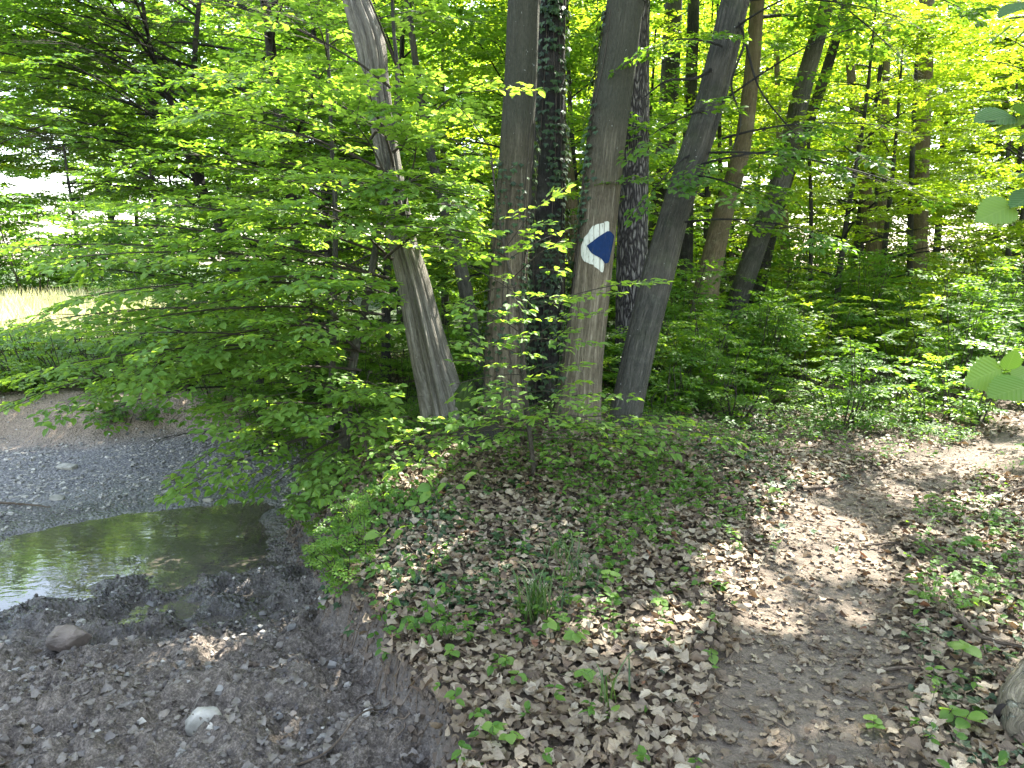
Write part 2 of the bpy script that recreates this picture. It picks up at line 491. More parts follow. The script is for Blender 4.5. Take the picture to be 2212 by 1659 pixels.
def bark_mat(name, stops, fis=14, stretch=.12, depth=.06, moss=.25, patch=(.34, .30, .22), patchamt=.3, fine=90, algae=False):
    m = NT(name)
    b = m.attr('bark').outputs['Vector']
    st = m.mapping(b, (1, 1, stretch))
    n1 = m.noise(st, fis, 5, .6)
    nb = m.noise(m.mapping(b, (1, 1, stretch * .9)), fis * 3.2, 4, .65)
    n2 = m.noise(m.mapping(b, (1, 1, .35)), fine, 4, .65)
    n3 = m.noise(b, 2.2, 3)
    ridg = m.math('ABSOLUTE', m.math('SUBTRACT', n1, .5))
    rb = m.math('ABSOLUTE', m.math('SUBTRACT', nb, .5))
    h = m.math('ADD', m.math('ADD', m.math('MULTIPLY', ridg, 1.8), m.math('MULTIPLY', rb, 2.4)), m.math('MULTIPLY', n2, .4))
    f = m.math('ADD', m.math('ADD', m.math('MULTIPLY', ridg, 1.3), m.math('MULTIPLY', rb, 2.6)), m.math('MULTIPLY', n2, .42), True)
    col = m.ramp(f, stops)
    pm = m.math('MULTIPLY', m.math('SUBTRACT', n3, .45, True), 4 * patchamt, True)
    col = m.mix(pm, col, m.mix(1.0, m.mix(.6, col, patch), (1, 1, 1), 'MULTIPLY'))
    lich = m.math('MULTIPLY', m.math('SUBTRACT', m.noise(b, 7.5, 5, .7), .54, True), 6.0, True)
    col = m.mix(m.math('MULTIPLY', lich, .4), col, m.mix(.5, m.mix(1.0, col, (1.9, 2.0, 1.75), 'MULTIPLY'), (.20, .215, .165)))
    mo = m.math('MULTIPLY', m.math('SUBTRACT', m.noise(b, 3.7, 4), .5, True), moss * 6, True)
    col = m.mix(mo, col, m.mix(n2, (.03, .045, .015), (.07, .10, .03)))
    if algae:
        sz = m.n('SeparateXYZ'); m.l(b, sz.inputs[0])
        al = m.math('ADD', m.math('MULTIPLY', m.math('SUBTRACT', sz.outputs[2], 1.75), 1.1), m.math('SUBTRACT', n3, .5), True)
        col = m.mix(m.math('MULTIPLY', al, .88), col, m.mix(n2, (.014, .018, .012), (.085, .09, .062)))
    spots = m.math('GREATER_THAN', m.noise(b, 38, 2), .73)
    col = m.mix(m.math('MULTIPLY', spots, .5), col, (.45, .47, .42))
    nrm = m.bump(h, depth, .9)
    return m.finish(m.principled(col, .8, nrm, .25))
M_BARK = bark_mat('grey_bark', [(0, (.014, .015, .012)), (.35, (.05, .05, .04)), (.75, (.105, .10, .082)), (1, (.19, .18, .15))], stretch=.09)
M_BARKB = bark_mat('brown_weathered_bark', [(0, (.03, .024, .015)), (.3, (.13, .108, .07)), (.7, (.28, .24, .165)), (1, (.46, .41, .30))], fis=13, stretch=.07, moss=.12, depth=.09, patch=(.34, .27, .17), patchamt=.4, algae=True)
M_DARKBARK = bark_mat('dark_bark', [(0, (.008, .008, .007)), (.5, (.028, .027, .024)), (1, (.075, .07, .062))], fis=16, moss=.2)
M_DEADWOOD = bark_mat('bare_dead_wood', [(0, (.03, .027, .022)), (.3, (.14, .13, .105)), (.7, (.27, .25, .21)), (1, (.42, .40, .35))], fis=18, stretch=.05, depth=.03, moss=.12, patchamt=.2)
M_WOODLIT = bark_mat('tan_bark', [(0, (.06, .045, .025)), (.5, (.17, .13, .075)), (1, (.28, .22, .13))], fis=20, moss=.2)
M_TWIG = bark_mat('twig_bark', [(0, (.03, .025, .018)), (.5, (.07, .06, .045)), (1, (.13, .11, .085))], moss=.1)
M_STICK = bark_mat('dry_stick_bark', [(0, (.07, .05, .035)), (.5, (.16, .12, .085)), (1, (.30, .24, .18))], moss=.05)
M_LOG = bark_mat('pale_flaking_bark', [(0, (.02, .016, .01)), (.22, (.12, .105, .07)), (.6, (.23, .225, .16)), (1, (.36, .35, .27))], fis=12, stretch=.3, moss=.5, fine=50)

def oak_mat():
    m = NT('oak_bark')
    b = m.attr('bark').outputs['Vector']
    v = m.n('TexVoronoi', feature='DISTANCE_TO_EDGE'); v.inputs['Scale'].default_value = 34
    mp = m.mapping(b, (1, 1, .2))
    d = m.n('TexNoise'); d.inputs['Scale'].default_value = 14; m.l(mp, d.inputs['Vector'])
    m.l(m.mix(.10, mp, d.outputs['Color']), v.inputs['Vector'])
    e = m.math('MULTIPLY', v.outputs['Distance'], 4.0, True)
    n2 = m.noise(b, 80, 4)
    col = m.ramp(m.math('ADD', m.math('MULTIPLY', e, .7), m.math('MULTIPLY', n2, .35), True), [(0, (.008, .008, .009)), (.4, (.045, .04, .04)), (.8, (.12, .11, .105)), (1, (.2, .19, .175))])
    return m.finish(m.principled(col, .85, m.bump(m.math('ADD', e, m.math('MULTIPLY', n2, .3)), .03, 1), .2))
M_OAK = oak_mat()

def ground_mat():
    m = NT('woodland_soil')
    geo = m.n('NewGeometry'); pos = geo.outputs['Position']
    k = m.attr('high').outputs['Fac']; wet = m.attr('wet').outputs['Fac']; sand = m.attr('sand').outputs['Fac']; pa = m.attr('path').outputs['Fac']; mud = m.attr('mud').outputs['Fac']
    n1 = m.noise(pos, 3, 5); n2 = m.noise(pos, 28, 5, .65); n3 = m.noise(pos, 120, 4, .7)
    soil = m.ramp(n2, [(0.2, (.035, .026, .018)), (.6, (.10, .075, .052)), (.85, (.17, .13, .095))])
    pathc = m.ramp(m.mix(.5, n2, n3), [(0.3, (.05, .038, .027)), (.5, (.145, .115, .085)), (.7, (.26, .21, .16))])
    vor = m.n('TexVoronoi'); vor.inputs['Scale'].default_value = 42; m.l(pos, vor.inputs['Vector'])
    sep = m.n('SeparateColor'); m.l(vor.outputs['Color'], sep.inputs[0])
    grav = m.ramp(sep.outputs[0], [(0, (.10, .095, .10)), (.5, (.19, .18, .18)), (.85, (.30, .28, .26)), (1, (.45, .42, .38))])
    grav = m.mix(.35, grav, m.ramp(n1, [(.3, (.10, .10, .115)), (.7, (.26, .245, .24))]))
    sandc = m.ramp(n2, [(.2, (.16, .12, .085)), (.6, (.30, .235, .17)), (.9, (.42, .34, .25))])
    mudc = m.ramp(m.mix(.55, n2, n3), [(.32, (.030, .024, .019)), (.5, (.13, .107, .085)), (.68, (.36, .305, .25))])
    meadow = m.ramp(n2, [(.2, (.26, .28, .14)), (.8, (.55, .52, .34))])
    col = m.mix(mud, grav, mudc)
    col = m.mix(sand, col, sandc)
    far = m.n('SeparateXYZ'); m.l(pos, far.inputs[0])
    fg = m.math('MULTIPLY', m.math('SUBTRACT', far.outputs[1], 9.5), .3, True)
    soil = m.mix(fg, soil, m.ramp(n2, [(.3, (.02, .035, .01)), (.7, (.06, .09, .025))]))
    col = m.mix(m.math('MULTIPLY', m.math('SUBTRACT', far.outputs[1], 11.6), .6, True), col, m.ramp(n2, [(.3, (.025, .04, .012)), (.7, (.07, .10, .03))]))
    col = m.mix(k, col, soil)
    col = m.mix(pa, col, pathc)
    col = m.mix(m.attr('meadow').outputs['Fac'], col, meadow)
    wv = m.math('MULTIPLY', wet, m.math('ADD', .55, m.math('MULTIPLY', n1, .6)), True)
    ln = m.n('VectorMath', operation='LENGTH'); m.l(pos, ln.inputs[0])
    col = m.mix(m.math('MULTIPLY', m.math('SUBTRACT', ln.outputs['Value'], 31.0), .15, True), col, m.ramp(n1, [(.3, (.025, .045, .012)), (.7, (.06, .095, .025))]))
    col = m.mix(wv, col, m.mix(.68, col, (.014, .013, .015)))
    rough = m.math('SUBTRACT', .86, m.math('MULTIPLY', wv, .76))
    rough = m.math('ADD', rough, m.math('MULTIPLY', m.math('SUBTRACT', n2, .5), .25), True)
    h = m.math('ADD', m.math('MULTIPLY', n2, 1.0), m.math('MULTIPLY', n3, .45))
    gv = m.math('MULTIPLY', vor.outputs['Distance'], -.8)
    h = m.math('ADD', h, m.math('MULTIPLY', gv, m.math('SUBTRACT', 1.0, k, True)))
    return m.finish(m.principled(col, rough, m.bump(h, .03, 1.0), m.math('ADD', .3, m.math('MULTIPLY', wv, .7))))
M_GROUND = ground_mat()

def water_mat():
    m = NT('murky_water')
    geo = m.n('NewGeometry'); pos = geo.outputs['Position']
    h = m.math('ADD', m.noise(m.mapping(pos, (1, 2.2, 1)), 5, 2), m.math('MULTIPLY', m.noise(pos, 22, 2), .25))
    nrm = m.bump(h, .004, .28)
    lw = m.n('Fresnel'); lw.inputs[0].default_value = 1.33; m.l(nrm, lw.inputs['Normal'])
    g = m.n('BsdfGlossy'); g.inputs['Roughness'].default_value = .015; m.l(nrm, g.inputs['Normal'])
    t = m.n('BsdfTransparent'); t.inputs[0].default_value = (.66, .62, .54, 1)
    d = m.n('BsdfDiffuse'); m.l(m.ramp(m.noise(pos, 1.8, 4), [(.3, (.10, .088, .078)), (.7, (.18, .155, .13))]), d.inputs[0])
    a = m.n('MixShader'); a.inputs[0].default_value = .5; m.l(t.outputs[0], a.inputs[1]); m.l(d.outputs[0], a.inputs[2])
    b = m.n('MixShader'); m.l(m.math('MULTIPLY', lw.outputs[0], 1.5, True), b.inputs[0]); m.l(a.outputs[0], b.inputs[1]); m.l(g.outputs[0], b.inputs[2])
    return m.finish(b.outputs[0])
M_WATER = water_mat()

def stone_mat(name, stops, attr=True):
    m = NT(name)
    geo = m.n('NewGeometry'); pos = geo.outputs['Position']
    n2 = m.noise(pos, 24, 5, .65)
    col = m.ramp(n2, [(.2, (.55, .55, .55)), (.8, (1.1, 1.1, 1.1))])
    base = m.ramp(m.attr('rnd').outputs['Fac'], stops) if attr else m.ramp(m.noise(pos, 9, 3), stops)
    col = m.mix(1.0, base, col, 'MULTIPLY')
    return m.finish(m.principled(col, .65, m.bump(n2, .006, .8), .35))
M_PEB = stone_mat('river_gravel', [(0, (.12, .115, .11)), (.5, (.24, .225, .20)), (.85, (.38, .35, .30)), (1, (.5, .47, .41))])
M_STONE = stone_mat('pale_limestone', [(.3, (.13, .12, .095)), (.5, (.30, .28, .23)), (.75, (.42, .39, .34))], False)
M_WETSTONE = stone_mat('wet_brown_stone', [(.2, (.07, .055, .042)), (.6, (.16, .125, .10)), (1, (.24, .20, .165))], False)
def simple(name, col, rough=.6, bump=90, amt=.15):
    m = NT(name); geo = m.n('NewGeometry')
    n = m.noise(geo.outputs['Position'], bump, 4)
    c = m.mix(m.math('MULTIPLY', n, amt * 2), col, tuple(x * .45 for x in col))
    return m.finish(m.principled(c, rough, m.bump(n, .003, .6), .35))
M_WHITE = simple('white_paint', (.78, .78, .70), .6, 60, .3)
def paint_mat(name, c1, c2, worn):
    m = NT(name); geo = m.n('NewGeometry')
    st = m.noise(m.mapping(geo.outputs['Position'], (1, 1, .12)), 110, 4, .7)
    n = m.noise(geo.outputs['Position'], 30, 4)
    c = m.mix(n, c1, c2)
    c = m.mix(m.math('MULTIPLY', m.math('SUBTRACT', st, .56, True), worn, True), c, (.09, .075, .05))
    return m.finish(m.principled(c, .8, m.bump(st, .006, .9), .15))
M_WHITE = paint_mat('white_paint', (.60, .61, .52), (.42, .43, .35), 7.0)
M_BLUE = paint_mat('blue_paint', (.006, .028, .10), (.004, .016, .05), 2.5)
M_HOLLOW = simple('hollow_shade', (.018, .013, .01), .9, 80, .4)  # near-black, the shade inside the log's hollow put into the colour
M_MOSS = simple('moss', (.05, .085, .018), .95, 120, .4)
M_SOILC = simple('bank_soil', (.13, .10, .075), .9, 60, .45)
M_CLOD = simple('mud_clod', (.10, .085, .075), .6, 70, .4)

# ------------------------------------------------------------------ ground sheet, split along the same vertices
def axis(dense0, dense1, step, lo, hi, g=1.13):
    a = list(np.arange(dense0, dense1 + 1e-6, step))
    s = step; x = dense1
    while x < hi: s *= g; x += s; a.append(x)
    s = step; x = dense0
    while x > lo: s *= g; x -= s; a.insert(0, x)
    return np.array(a)
xs = axis(-4.6, 3.2, .027, -260, 260)
ys = np.concatenate([axis(1.9, 7.4, .027, -40, 7.41)[:-1], axis(7.4, 11.0, .06, 7.39, 260, 1.07)])
ys = np.unique(np.round(ys, 5))
GX, GY = np.meshgrid(xs, ys)
GZ = height(GX, GY)
K, WET, SB, SDP = masks(GX, GY)
PM = path_mask(GX, GY)
MUD = (1 - K) * sstep(6.4, 5.2, GY + (fbm(GX * 2, GY * 2, 77, 3) - .5) * 1.2)
far_left = sstep(13.5, 16, GY + (fbm(GX * .5, GY * .5, 78, 3) - .5) * 3) * sstep(-5, -8, GX + (GY - 15) * .35)
ny, nx = GX.shape
VV = np.stack([GX, GY, GZ], -1).reshape(-1, 3)
cx = (GX[:-1, :-1] + GX[1:, 1:]) / 2; cyy = (GY[:-1, :-1] + GY[1:, 1:]) / 2
ii = (np.arange(ny - 1)[:, None] * nx + np.arange(nx - 1)[None])
QF = np.stack([ii, ii + 1, ii + nx + 1, ii + nx], -1).reshape(-1, 4)
kc = K[:-1, :-1].ravel(); pc = PM[:-1, :-1].ravel(); mc = far_left[:-1, :-1].ravel(); sbc = SB[:-1, :-1].ravel()
region = np.full(len(QF), 0)
region[kc < .5] = 1
region[(sbc > .5) & (kc < .5)] = 3
region[(pc > .5) & (kc >= .5)] = 2
region[mc > .5] = 4
GA = {'high': K, 'wet': WET, 'sand': SB, 'path': PM, 'mud': MUD, 'meadow': far_left}
ground = {}
for i, nm in enumerate(['forest_floor', 'stream_bed', 'footpath', 'sand_bank', 'meadow_ground']):
    f = QF[region == i]
    used, inv = np.unique(f, return_inverse=True)
    me = raw_mesh(nm, VV[used], [inv.reshape(-1, 4)], {k: a.reshape(-1)[used] for k, a in GA.items()}, True, [M_GROUND])
    ground[nm] = link(nm, me, kind='structure')

# pool
px0 = min(p[0] for p in POOL) - .3; py0 = min(p[1] for p in POOL) - .4; px1 = max(p[0] for p in POOL) + .15; py1 = max(p[1] for p in POOL) + .3
me = raw_mesh('pool_water', [(px0, py0, WATER), (px1, py0, WATER), (px1, py1, WATER), (px0, py1, WATER)], [np.array([[0, 1, 2, 3]])], None, True, [M_WATER])
link('pool_water', me, kind='structure')

# ------------------------------------------------------------------ sprays and limbs
def make_spray(seed, L=.34, n=8, step=.034):
    r = np.random.default_rng(seed)
    lp, ld, ln, ls, ta, tb = [], [], [], [], [], []
    def z(q): return -.35 * q[1] ** 2
    def put(p, ang, sc):
        d = np.array([math.sin(ang), math.cos(ang), -.12 + r.normal(0, .16)])
        nn = np.array([r.normal(0, .28), r.normal(0, .28), 1.0])
        lp.append((p[0], p[1], z(p) + r.normal(0, .006))); ld.append(d); ln.append(nn); ls.append(sc)
    p = np.array([0., 0.]); a0 = 0.
    for i in range(n):
        q = p + (L / n) * np.array([math.sin(a0 + (.12 if i % 2 else -.12)), math.cos(a0)])
        ta.append((*p, z(p))); tb.append((*q, z(q))); p = q
        sgn = 1 if i % 2 else -1
        put(p, a0 + sgn * r.uniform(.75, 1.15), r.uniform(.85, 1.15))
        if 0 < i < n - 1:
            sl = L * .62 * (1 - i / n) * r.uniform(.7, 1.15)
            m = max(1, int(sl / step)); b = a0 - sgn * r.uniform(.7, .95); q0 = p.copy(); b2 = b
            for j in range(m):
                q1 = q0 + sl / m * np.array([math.sin(b2), math.cos(b2)])
                ta.append((*q0, z(q0))); tb.append((*q1, z(q1))); q0 = q1; b2 += sgn * .06
                put(q0, b2 + (1 if j % 2 else -1) * r.uniform(.7, 1.1), r.uniform(.75, 1.1))
            put(q0, b2, r.uniform(.9, 1.15))
    put(p, a0, 1.1)
    return [np.array(x) for x in (lp, ld, ln, ls, ta, tb)]
SPRAYS = [make_spray(100 + i) for i in range(9)]
SPARSE = [make_spray(200 + i, n=5, step=.06) for i in range(6)]

class Crown:
    def __init__(s, leaf=.062, twig=True, kinds=SPRAYS):
        s.L = Leaves(); s.T = Sticks(); s.leaf = leaf; s.twig = twig; s.k = kinds
    def spray(s, p, d, up, sc):
        lp, ld, ln, ls, ta, tb = s.k[rng.integers(len(s.k))]
        S, D, N = frames(np.asarray(d, float), np.asarray(up, float))
        R = np.stack([S, D, N])
        if rng.random() < .5: R = R * np.array([[-1], [1], [1]])
        s.L.add(p + sc * lp @ R, ld @ R, ln @ R, s.leaf * ls * sc ** .5 * rng.uniform(.88, 1.12), np.clip(rng.random() * .7 + rng.random(len(lp)) * .35, 0, 1))
        if s.twig: s.T.add(p + sc * ta @ R, p + sc * tb @ R, .0013 * sc, .001 * sc)

def limb(cr, wood, p0, p1, arch=.08, r0=.018, sub=8, sublen=.6, sc=1.0, start=.15, tilt=.12, tips=True):
    p0 = np.asarray(p0, float); p1 = np.asarray(p1, float)
    L = np.linalg.norm(p1 - p0); n = 12
    t = np.linspace(0, 1, n)[:, None]
    side = norm(np.cross(p1 - p0, [0, 0, 1.]))
    path = p0 + (p1 - p0) * t + np.array([0, 0, 1.]) * arch * L * 4 * t * (1 - t) + side * (np.sin(t * 5 + rng.random() * 6) * .03 * L * t)
    wood.add(path, np.linspace(r0, max(.003, r0 * .15), n), 5)
    for k in range(sub):
        tt = start + (1 - start) * (k + rng.random()) / sub
        f = tt * (n - 1); i = min(int(f), n - 2); p = path[i] + (path[i + 1] - path[i]) * (f - i)
        d = norm(path[i + 1] - path[i]); sd = norm(np.cross(d, [0, 0, 1.])) * (1 if k % 2 else -1)
        ang = rng.uniform(.6, 1.15)
        q = norm(d * math.cos(ang) + sd * math.sin(ang) + np.array([0, 0, rng.normal(0, tilt)]))
        sl = sublen * (1 - .55 * tt) * rng.uniform(.6, 1.2)
        ns = max(1, int(round(sl / (.22 * sc))))
        e = p + q * sl + np.array([0, 0, -.06 * sl])
        if sl > .3: cr.T.add(p, e, r0 * .22 + .001, .0015)
        for j in range(ns):
            u = (j + .6) / ns
            b = p + (e - p) * u
            s2 = norm(np.cross(q, [0, 0, 1.])) * (1 if j % 2 else -1)
            a2 = rng.uniform(.35, .9) if j < ns - 1 else rng.uniform(-.2, .2)
            dd = q * math.cos(a2) + s2 * math.sin(a2)
            cr.spray(b, dd + np.array([0, 0, rng.normal(-.04, .10)]), np.array([rng.normal(0, .14), rng.normal(0, .14), 1.]), sc * rng.uniform(.75, 1.15))
    if tips: cr.spray(path[-2], path[-1] - path[-2], [0, 0, 1.], sc)
    return path

def cut_crown(cr, keep):
    cr.L.filter(keep)
    if cr.T.a:
        a, b, ra, rb = [np.concatenate(q) for q in (cr.T.a, cr.T.b, cr.T.ra, cr.T.rb)]
        k = keep((a + b) / 2)
        cr.T.a, cr.T.b, cr.T.ra, cr.T.rb = [a[k]], [b[k]], [ra[k]], [rb[k]]

def crown_obj(cr, parent, mat, tmpl=LEAF2, single=0, wood=None, woodmat=None):
    """crown leaves (and twigs) as parts; the `single` nearest ones in view as one object each"""
    arrs = cr.L.cat()
    if single:
        u, v, f = pix(arrs[0])
        vis = (u > 0) & (u < 2212) & (v > 0) & (v < 1659)
        score = np.where(vis, f - arrs[3] * 20, 1e6)
        idx = np.argsort(score)[:single]
        idx = idx[score[idx] < 1e5]
        protos = []
        for q in range(5):
            L = Leaves(); L.add([0, 0, 0], [0, 1, 0], [0, 0, 1], 1.0, (q + .5) / 5)
            protos.append(L.mesh('leaf', tmpl, mat))
        S, D, N = frames(arrs[1][idx], arrs[2][idx])
        from mathutils import Matrix
        for a, j in enumerate(idx):
            o = link('leaf', protos[min(4, int(arrs[4][j] * 5))], parent)
            z = float(arrs[3][j]); p = arrs[0][j] - np.array(parent.location)
            o.matrix_local = Matrix([[S[a][i] * z, D[a][i] * z, N[a][i] * z, p[i]] for i in range(3)] + [[0, 0, 0, 1]])
        keep = np.ones(len(arrs[0]), bool); keep[idx] = False
        arrs = [x[keep] for x in arrs]
    off = np.array(parent.location)
    arrs[0] = arrs[0] - off
    c = link('crown', cr.L.mesh('crown', tmpl, mat, arrs), parent, kind='stuff') if len(arrs[0]) else None
    if cr.T.a:
        cr.T.a = [x - off for x in cr.T.a]; cr.T.b = [x - off for x in cr.T.b]
        link('twigs', cr.T.mesh('twigs', M_TWIG), parent, kind='stuff')
    if wood is not None and wood.V:
        wood.V = [x - off for x in wood.V]
        link('branches', wood.mesh('branches', woodmat or M_TWIG), parent, kind='stuff')
    return c

def thing(name, loc, label, cat, group=None):
    return link(name, None, None, label, cat, group, loc=tuple(float(x) for x in loc))

# ------------------------------------------------------------------ trunks
def trunk_world(pts, top=9.0, n=150, wk=1.0):
    """pts: (u, v, width, Y) from the top down -> world centre line from ground to above the frame, with radii"""
    rows = []
    for (u, v, w, Y) in pts:
        p = P(u, v, Y); f = float(pix(p)[2][0])
        rows.append([*p, w * wk / 2 / FPX * f])
    rows = rows[::-1]
    a = np.array(rows[0]); b = np.array(rows[1])
    g = hz(a[0], a[1])
    if a[2] > g - .1:
        d = (a - b); d = d / abs(d[2]); ext = a + d * (a[2] - g + .2); ext[3] = a[3] * 1.02
        rows = [list(ext)] + rows
    a = np.array(rows[-1]); b = np.array(rows[-2])
    if top and a[2] < top:
        d = (a - b)[:3]; d = d / max(d[2], 1e-3)
        hgt = top - a[2]
        for q in (.35, .7, 1.0):
            e = a[:3] + d * hgt * q * np.array([.75, .75, 1])
            rows.append([*e, a[3] * (1 - .6 * q)])
    R = smooth_path(rows, n)
    gz = hz(R[0, 0], R[0, 1])
    return R[:, :3], np.maximum(R[:, 3], .004)

def flute_shape(seed, amp=.07, flare=.2, base=.22, nf=5, groove=None):
    def f(th, s):
        k = th / (2 * math.pi)
        r = 1 + amp * 2 * (vnoise(k * nf, s * .35, seed, nf) - .5) + amp * (vnoise(k * 2 * nf, s * .6, seed + 1, 2 * nf) - .5)
        r = r + amp * 1.5 * (vnoise(k * 24, s * 1.1, seed + 2, 24) - .5) + .012 * (vnoise(k * 60, s * 9, seed + 3, 60) - .5)
        e = np.exp(-np.maximum(s - .15, 0) / base)
        r = r + flare * e * (.5 + vnoise(k * 6, s * .4, seed + 5, 6))
        if groove:
            for g, wd, dp in groove:
                dth = np.angle(np.exp(1j * (th - g - .25 * np.sin(s * 1.3))))
                r = r - dp * np.exp(-(dth / wd) ** 2)
        return r
    return f

def make_trunk(t, name, pts, mat, seed, top=9.0, n=150, rings=72, wk=.97, **kw):
    path, rad = trunk_world(pts, top, n, wk)
    V, F, B = tube(path, rad, rings, flute_shape(seed, **kw))
    off = np.array(t.location)
    o = link(name, raw_mesh(name, V - off, [F], {'bark': B}, True, [mat]), t)
    return o, path, rad, V, F

def tree(name, pts, mat, label, seed, top=9.0, group=None, **kw):
    path, rad = trunk_world(pts, top, 20)
    base = path[0].copy(); base[2] = hz(base[0], base[1])
    t = thing(name, base, label, 'tree', group)
    o, path, rad, V, F = make_trunk(t, 'trunk', pts, mat, seed, top, **kw)
    return t, o, path, rad, V, F

# sun gaps: no leaf may stand where the sun reaches these patches of ground (x, y, rx, ry)
GAPS = []
for (u, v, ru, rv) in [(1750, 1165, 150, 75), (1600, 1290, 110, 70), (1450, 1380, 80, 40), (960, 1245, 85, 50), (840, 1330, 60, 36), (700, 1440, 55, 35), (1970, 1180, 45, 25), (1850, 1330, 40, 22), (2010, 1290, 40, 30), (2120, 1200, 40, 20), (1740, 1075, 80, 14)]:
    c = flat(u, v, 0.0); e = flat(u + ru, v, 0.0); g = flat(u, v - rv, 0.0)
    GAPS.append((c[0], c[1], abs(e[0] - c[0]), abs(g[1] - c[1])))
def sun_ok(p):
    """False for canopy points whose shadow would close one of the gaps"""
    q = p[:, :2] - SUN[:2] / SUN[2] * (p[:, 2:3] - .05)
    ok = np.ones(len(p), bool)
    for x, y, rx, ry in GAPS:
        ok &= ((q[:, 0] - x) / rx) ** 2 + ((q[:, 1] - y) / ry) ** 2 > 1
    h = p[:, :2] - SUN[:2] / SUN[2] * (p[:, 2:3] - 1.6)
    lit = (h[:, 0] > -4.6) & (h[:, 0] < .25) & (h[:, 1] > 4.3) & (h[:, 1] < 6.5) & (p[:, 2] > 3.2)
    ok &= ~(lit & (rng.random(len(p)) < .96))
    h = p[:, :2] - SUN[:2] / SUN[2] * (p[:, 2:3] - 2.5)
    lit = (h[:, 0] > 2.2) & (h[:, 0] < 16) & (h[:, 1] > 10.8) & (h[:, 1] < 28) & (p[:, 2] > 4)
    ok &= ~(lit & (rng.random(len(p)) < .9))
    return ok | (p[:, 2] < 1.9)

def canopy(t, path, rad, seed, z0=4.5, z1=10, nl=22, L=3.2, leaf=.10, mat=None, sub=7, sc=1.7, keep=None):
    cr = Crown(leaf, False); w = Wood()
    zs = path[:, 2]
    for k in range(nl):
        z = z0 + (z1 - z0) * (k + rng.random()) / nl
        i = int(np.clip(np.searchsorted(zs, z), 1, len(zs) - 1)); p = path[i]
        az = k * 2.4 + rng.random() * .8
        l = L * (1 - .5 * (z - z0) / (z1 - z0)) * rng.uniform(.7, 1.15)
        e = p + np.array([math.cos(az) * l, math.sin(az) * l, l * rng.uniform(.05, .5)])
        limb(cr, w, p, e, .06, max(.02, rad[i] * .3), sub, 1.5, sc, .2, .25)
    def flt(p):
        ok = sun_ok(p)
        u, v, f = pix(p)
        ok &= ~((u > -100) & (u < 2300) & (v > -60) & (v < 1700) & (p[:, 1] < 7.5))
        if keep is not None: ok &= keep(p)
        return ok
    cr.L.filter(flt); cr.T = Sticks()
    crown_obj(cr, t, mat or M_LEAF, LEAF2, 0, w, M_DARKBARK)

CLUMP = 6.25
# the clump in the middle
D1, _, d1p, d1r, _, _ = tree('dead_tree', [(758, -60, 50, 5.95), (770, 0, 56, 5.95), (800, 90, 64, 5.97), (815, 180, 56, 6.0), (838, 330, 52, 6.05), (868, 510, 56, 6.1), (892, 600, 66, 6.15), (925, 740, 78, 6.2), (950, 840, 84, 6.25), (968, 915, 90, 6.25)],
    M_DEADWOOD, 'bare weathered dead trunk leaning left, mossy at its foot', 5, top=3.95, amp=.2, nf=7, groove=[(.65, .16, .3), (1.25, .09, .3), (1.75, .2, .4), (2.4, .1, .3), (4.2, .2, .3)], rings=96, n=190)
A2, _, a2p, a2r, V2, F2 = tree('hornbeam_tree', [(1140, -60, 70, 6.3), (1132, 0, 72, 6.3), (1125, 150, 76, 6.3), (1113, 350, 76, 6.28), (1100, 560, 80, 6.25), (1093, 760, 86, 6.2), (1092, 925, 96, 6.15)],
    M_BARKB, 'upright grey brown hornbeam trunk second in the clump, ivy creeping up its front', 9, amp=.07, top=10.5)
A3, _, a3p, a3r, V3, F3 = tree('ivy_covered_tree', [(1195, -60, 58, 6.9), (1190, 60, 60, 6.9), (1186, 300, 68, 6.88), (1180, 520, 74, 6.85), (1176, 700, 78, 6.8), (1172, 870, 86, 6.8)],
    M_DARKBARK, 'dark trunk at the back of the clump hung with dark ivy leaves', 13, amp=.1, top=10.5)
A4, tr4, a4p, a4r, V4, F4 = tree('hornbeam_tree', [(1362, -60, 78, 6.2), (1352, 0, 80, 6.2), (1334, 140, 82, 6.18), (1312, 300, 84, 6.15), (1292, 480, 86, 6.1), (1280, 600, 86, 6.08), (1262, 760, 88, 6.05), (1245, 930, 98, 6.0)],
    M_BARKB, 'stout trunk in the clump with a white and blue arrow mark painted on it', 17, amp=.06, top=10.5, rings=88)
A5, _, a5p, a5r, V5, F5 = tree('hornbeam_tree', [(1604, -60, 62, 6.6), (1588, 0, 64, 6.6), (1560, 120, 68, 6.55), (1528, 240, 66, 6.5), (1490, 360, 68, 6.45), (1455, 470, 68, 6.4), (1420, 600, 74, 6.3), (1385, 740, 72, 6.2), (1345, 920, 70, 6.1)],
    M_BARK, 'dark grey trunk leaning right, the right end of the clump, bark worn off its foot', 23, amp=.06, top=10.5, groove=[(2.5, .16, .18), (1.2, .12, .08)])

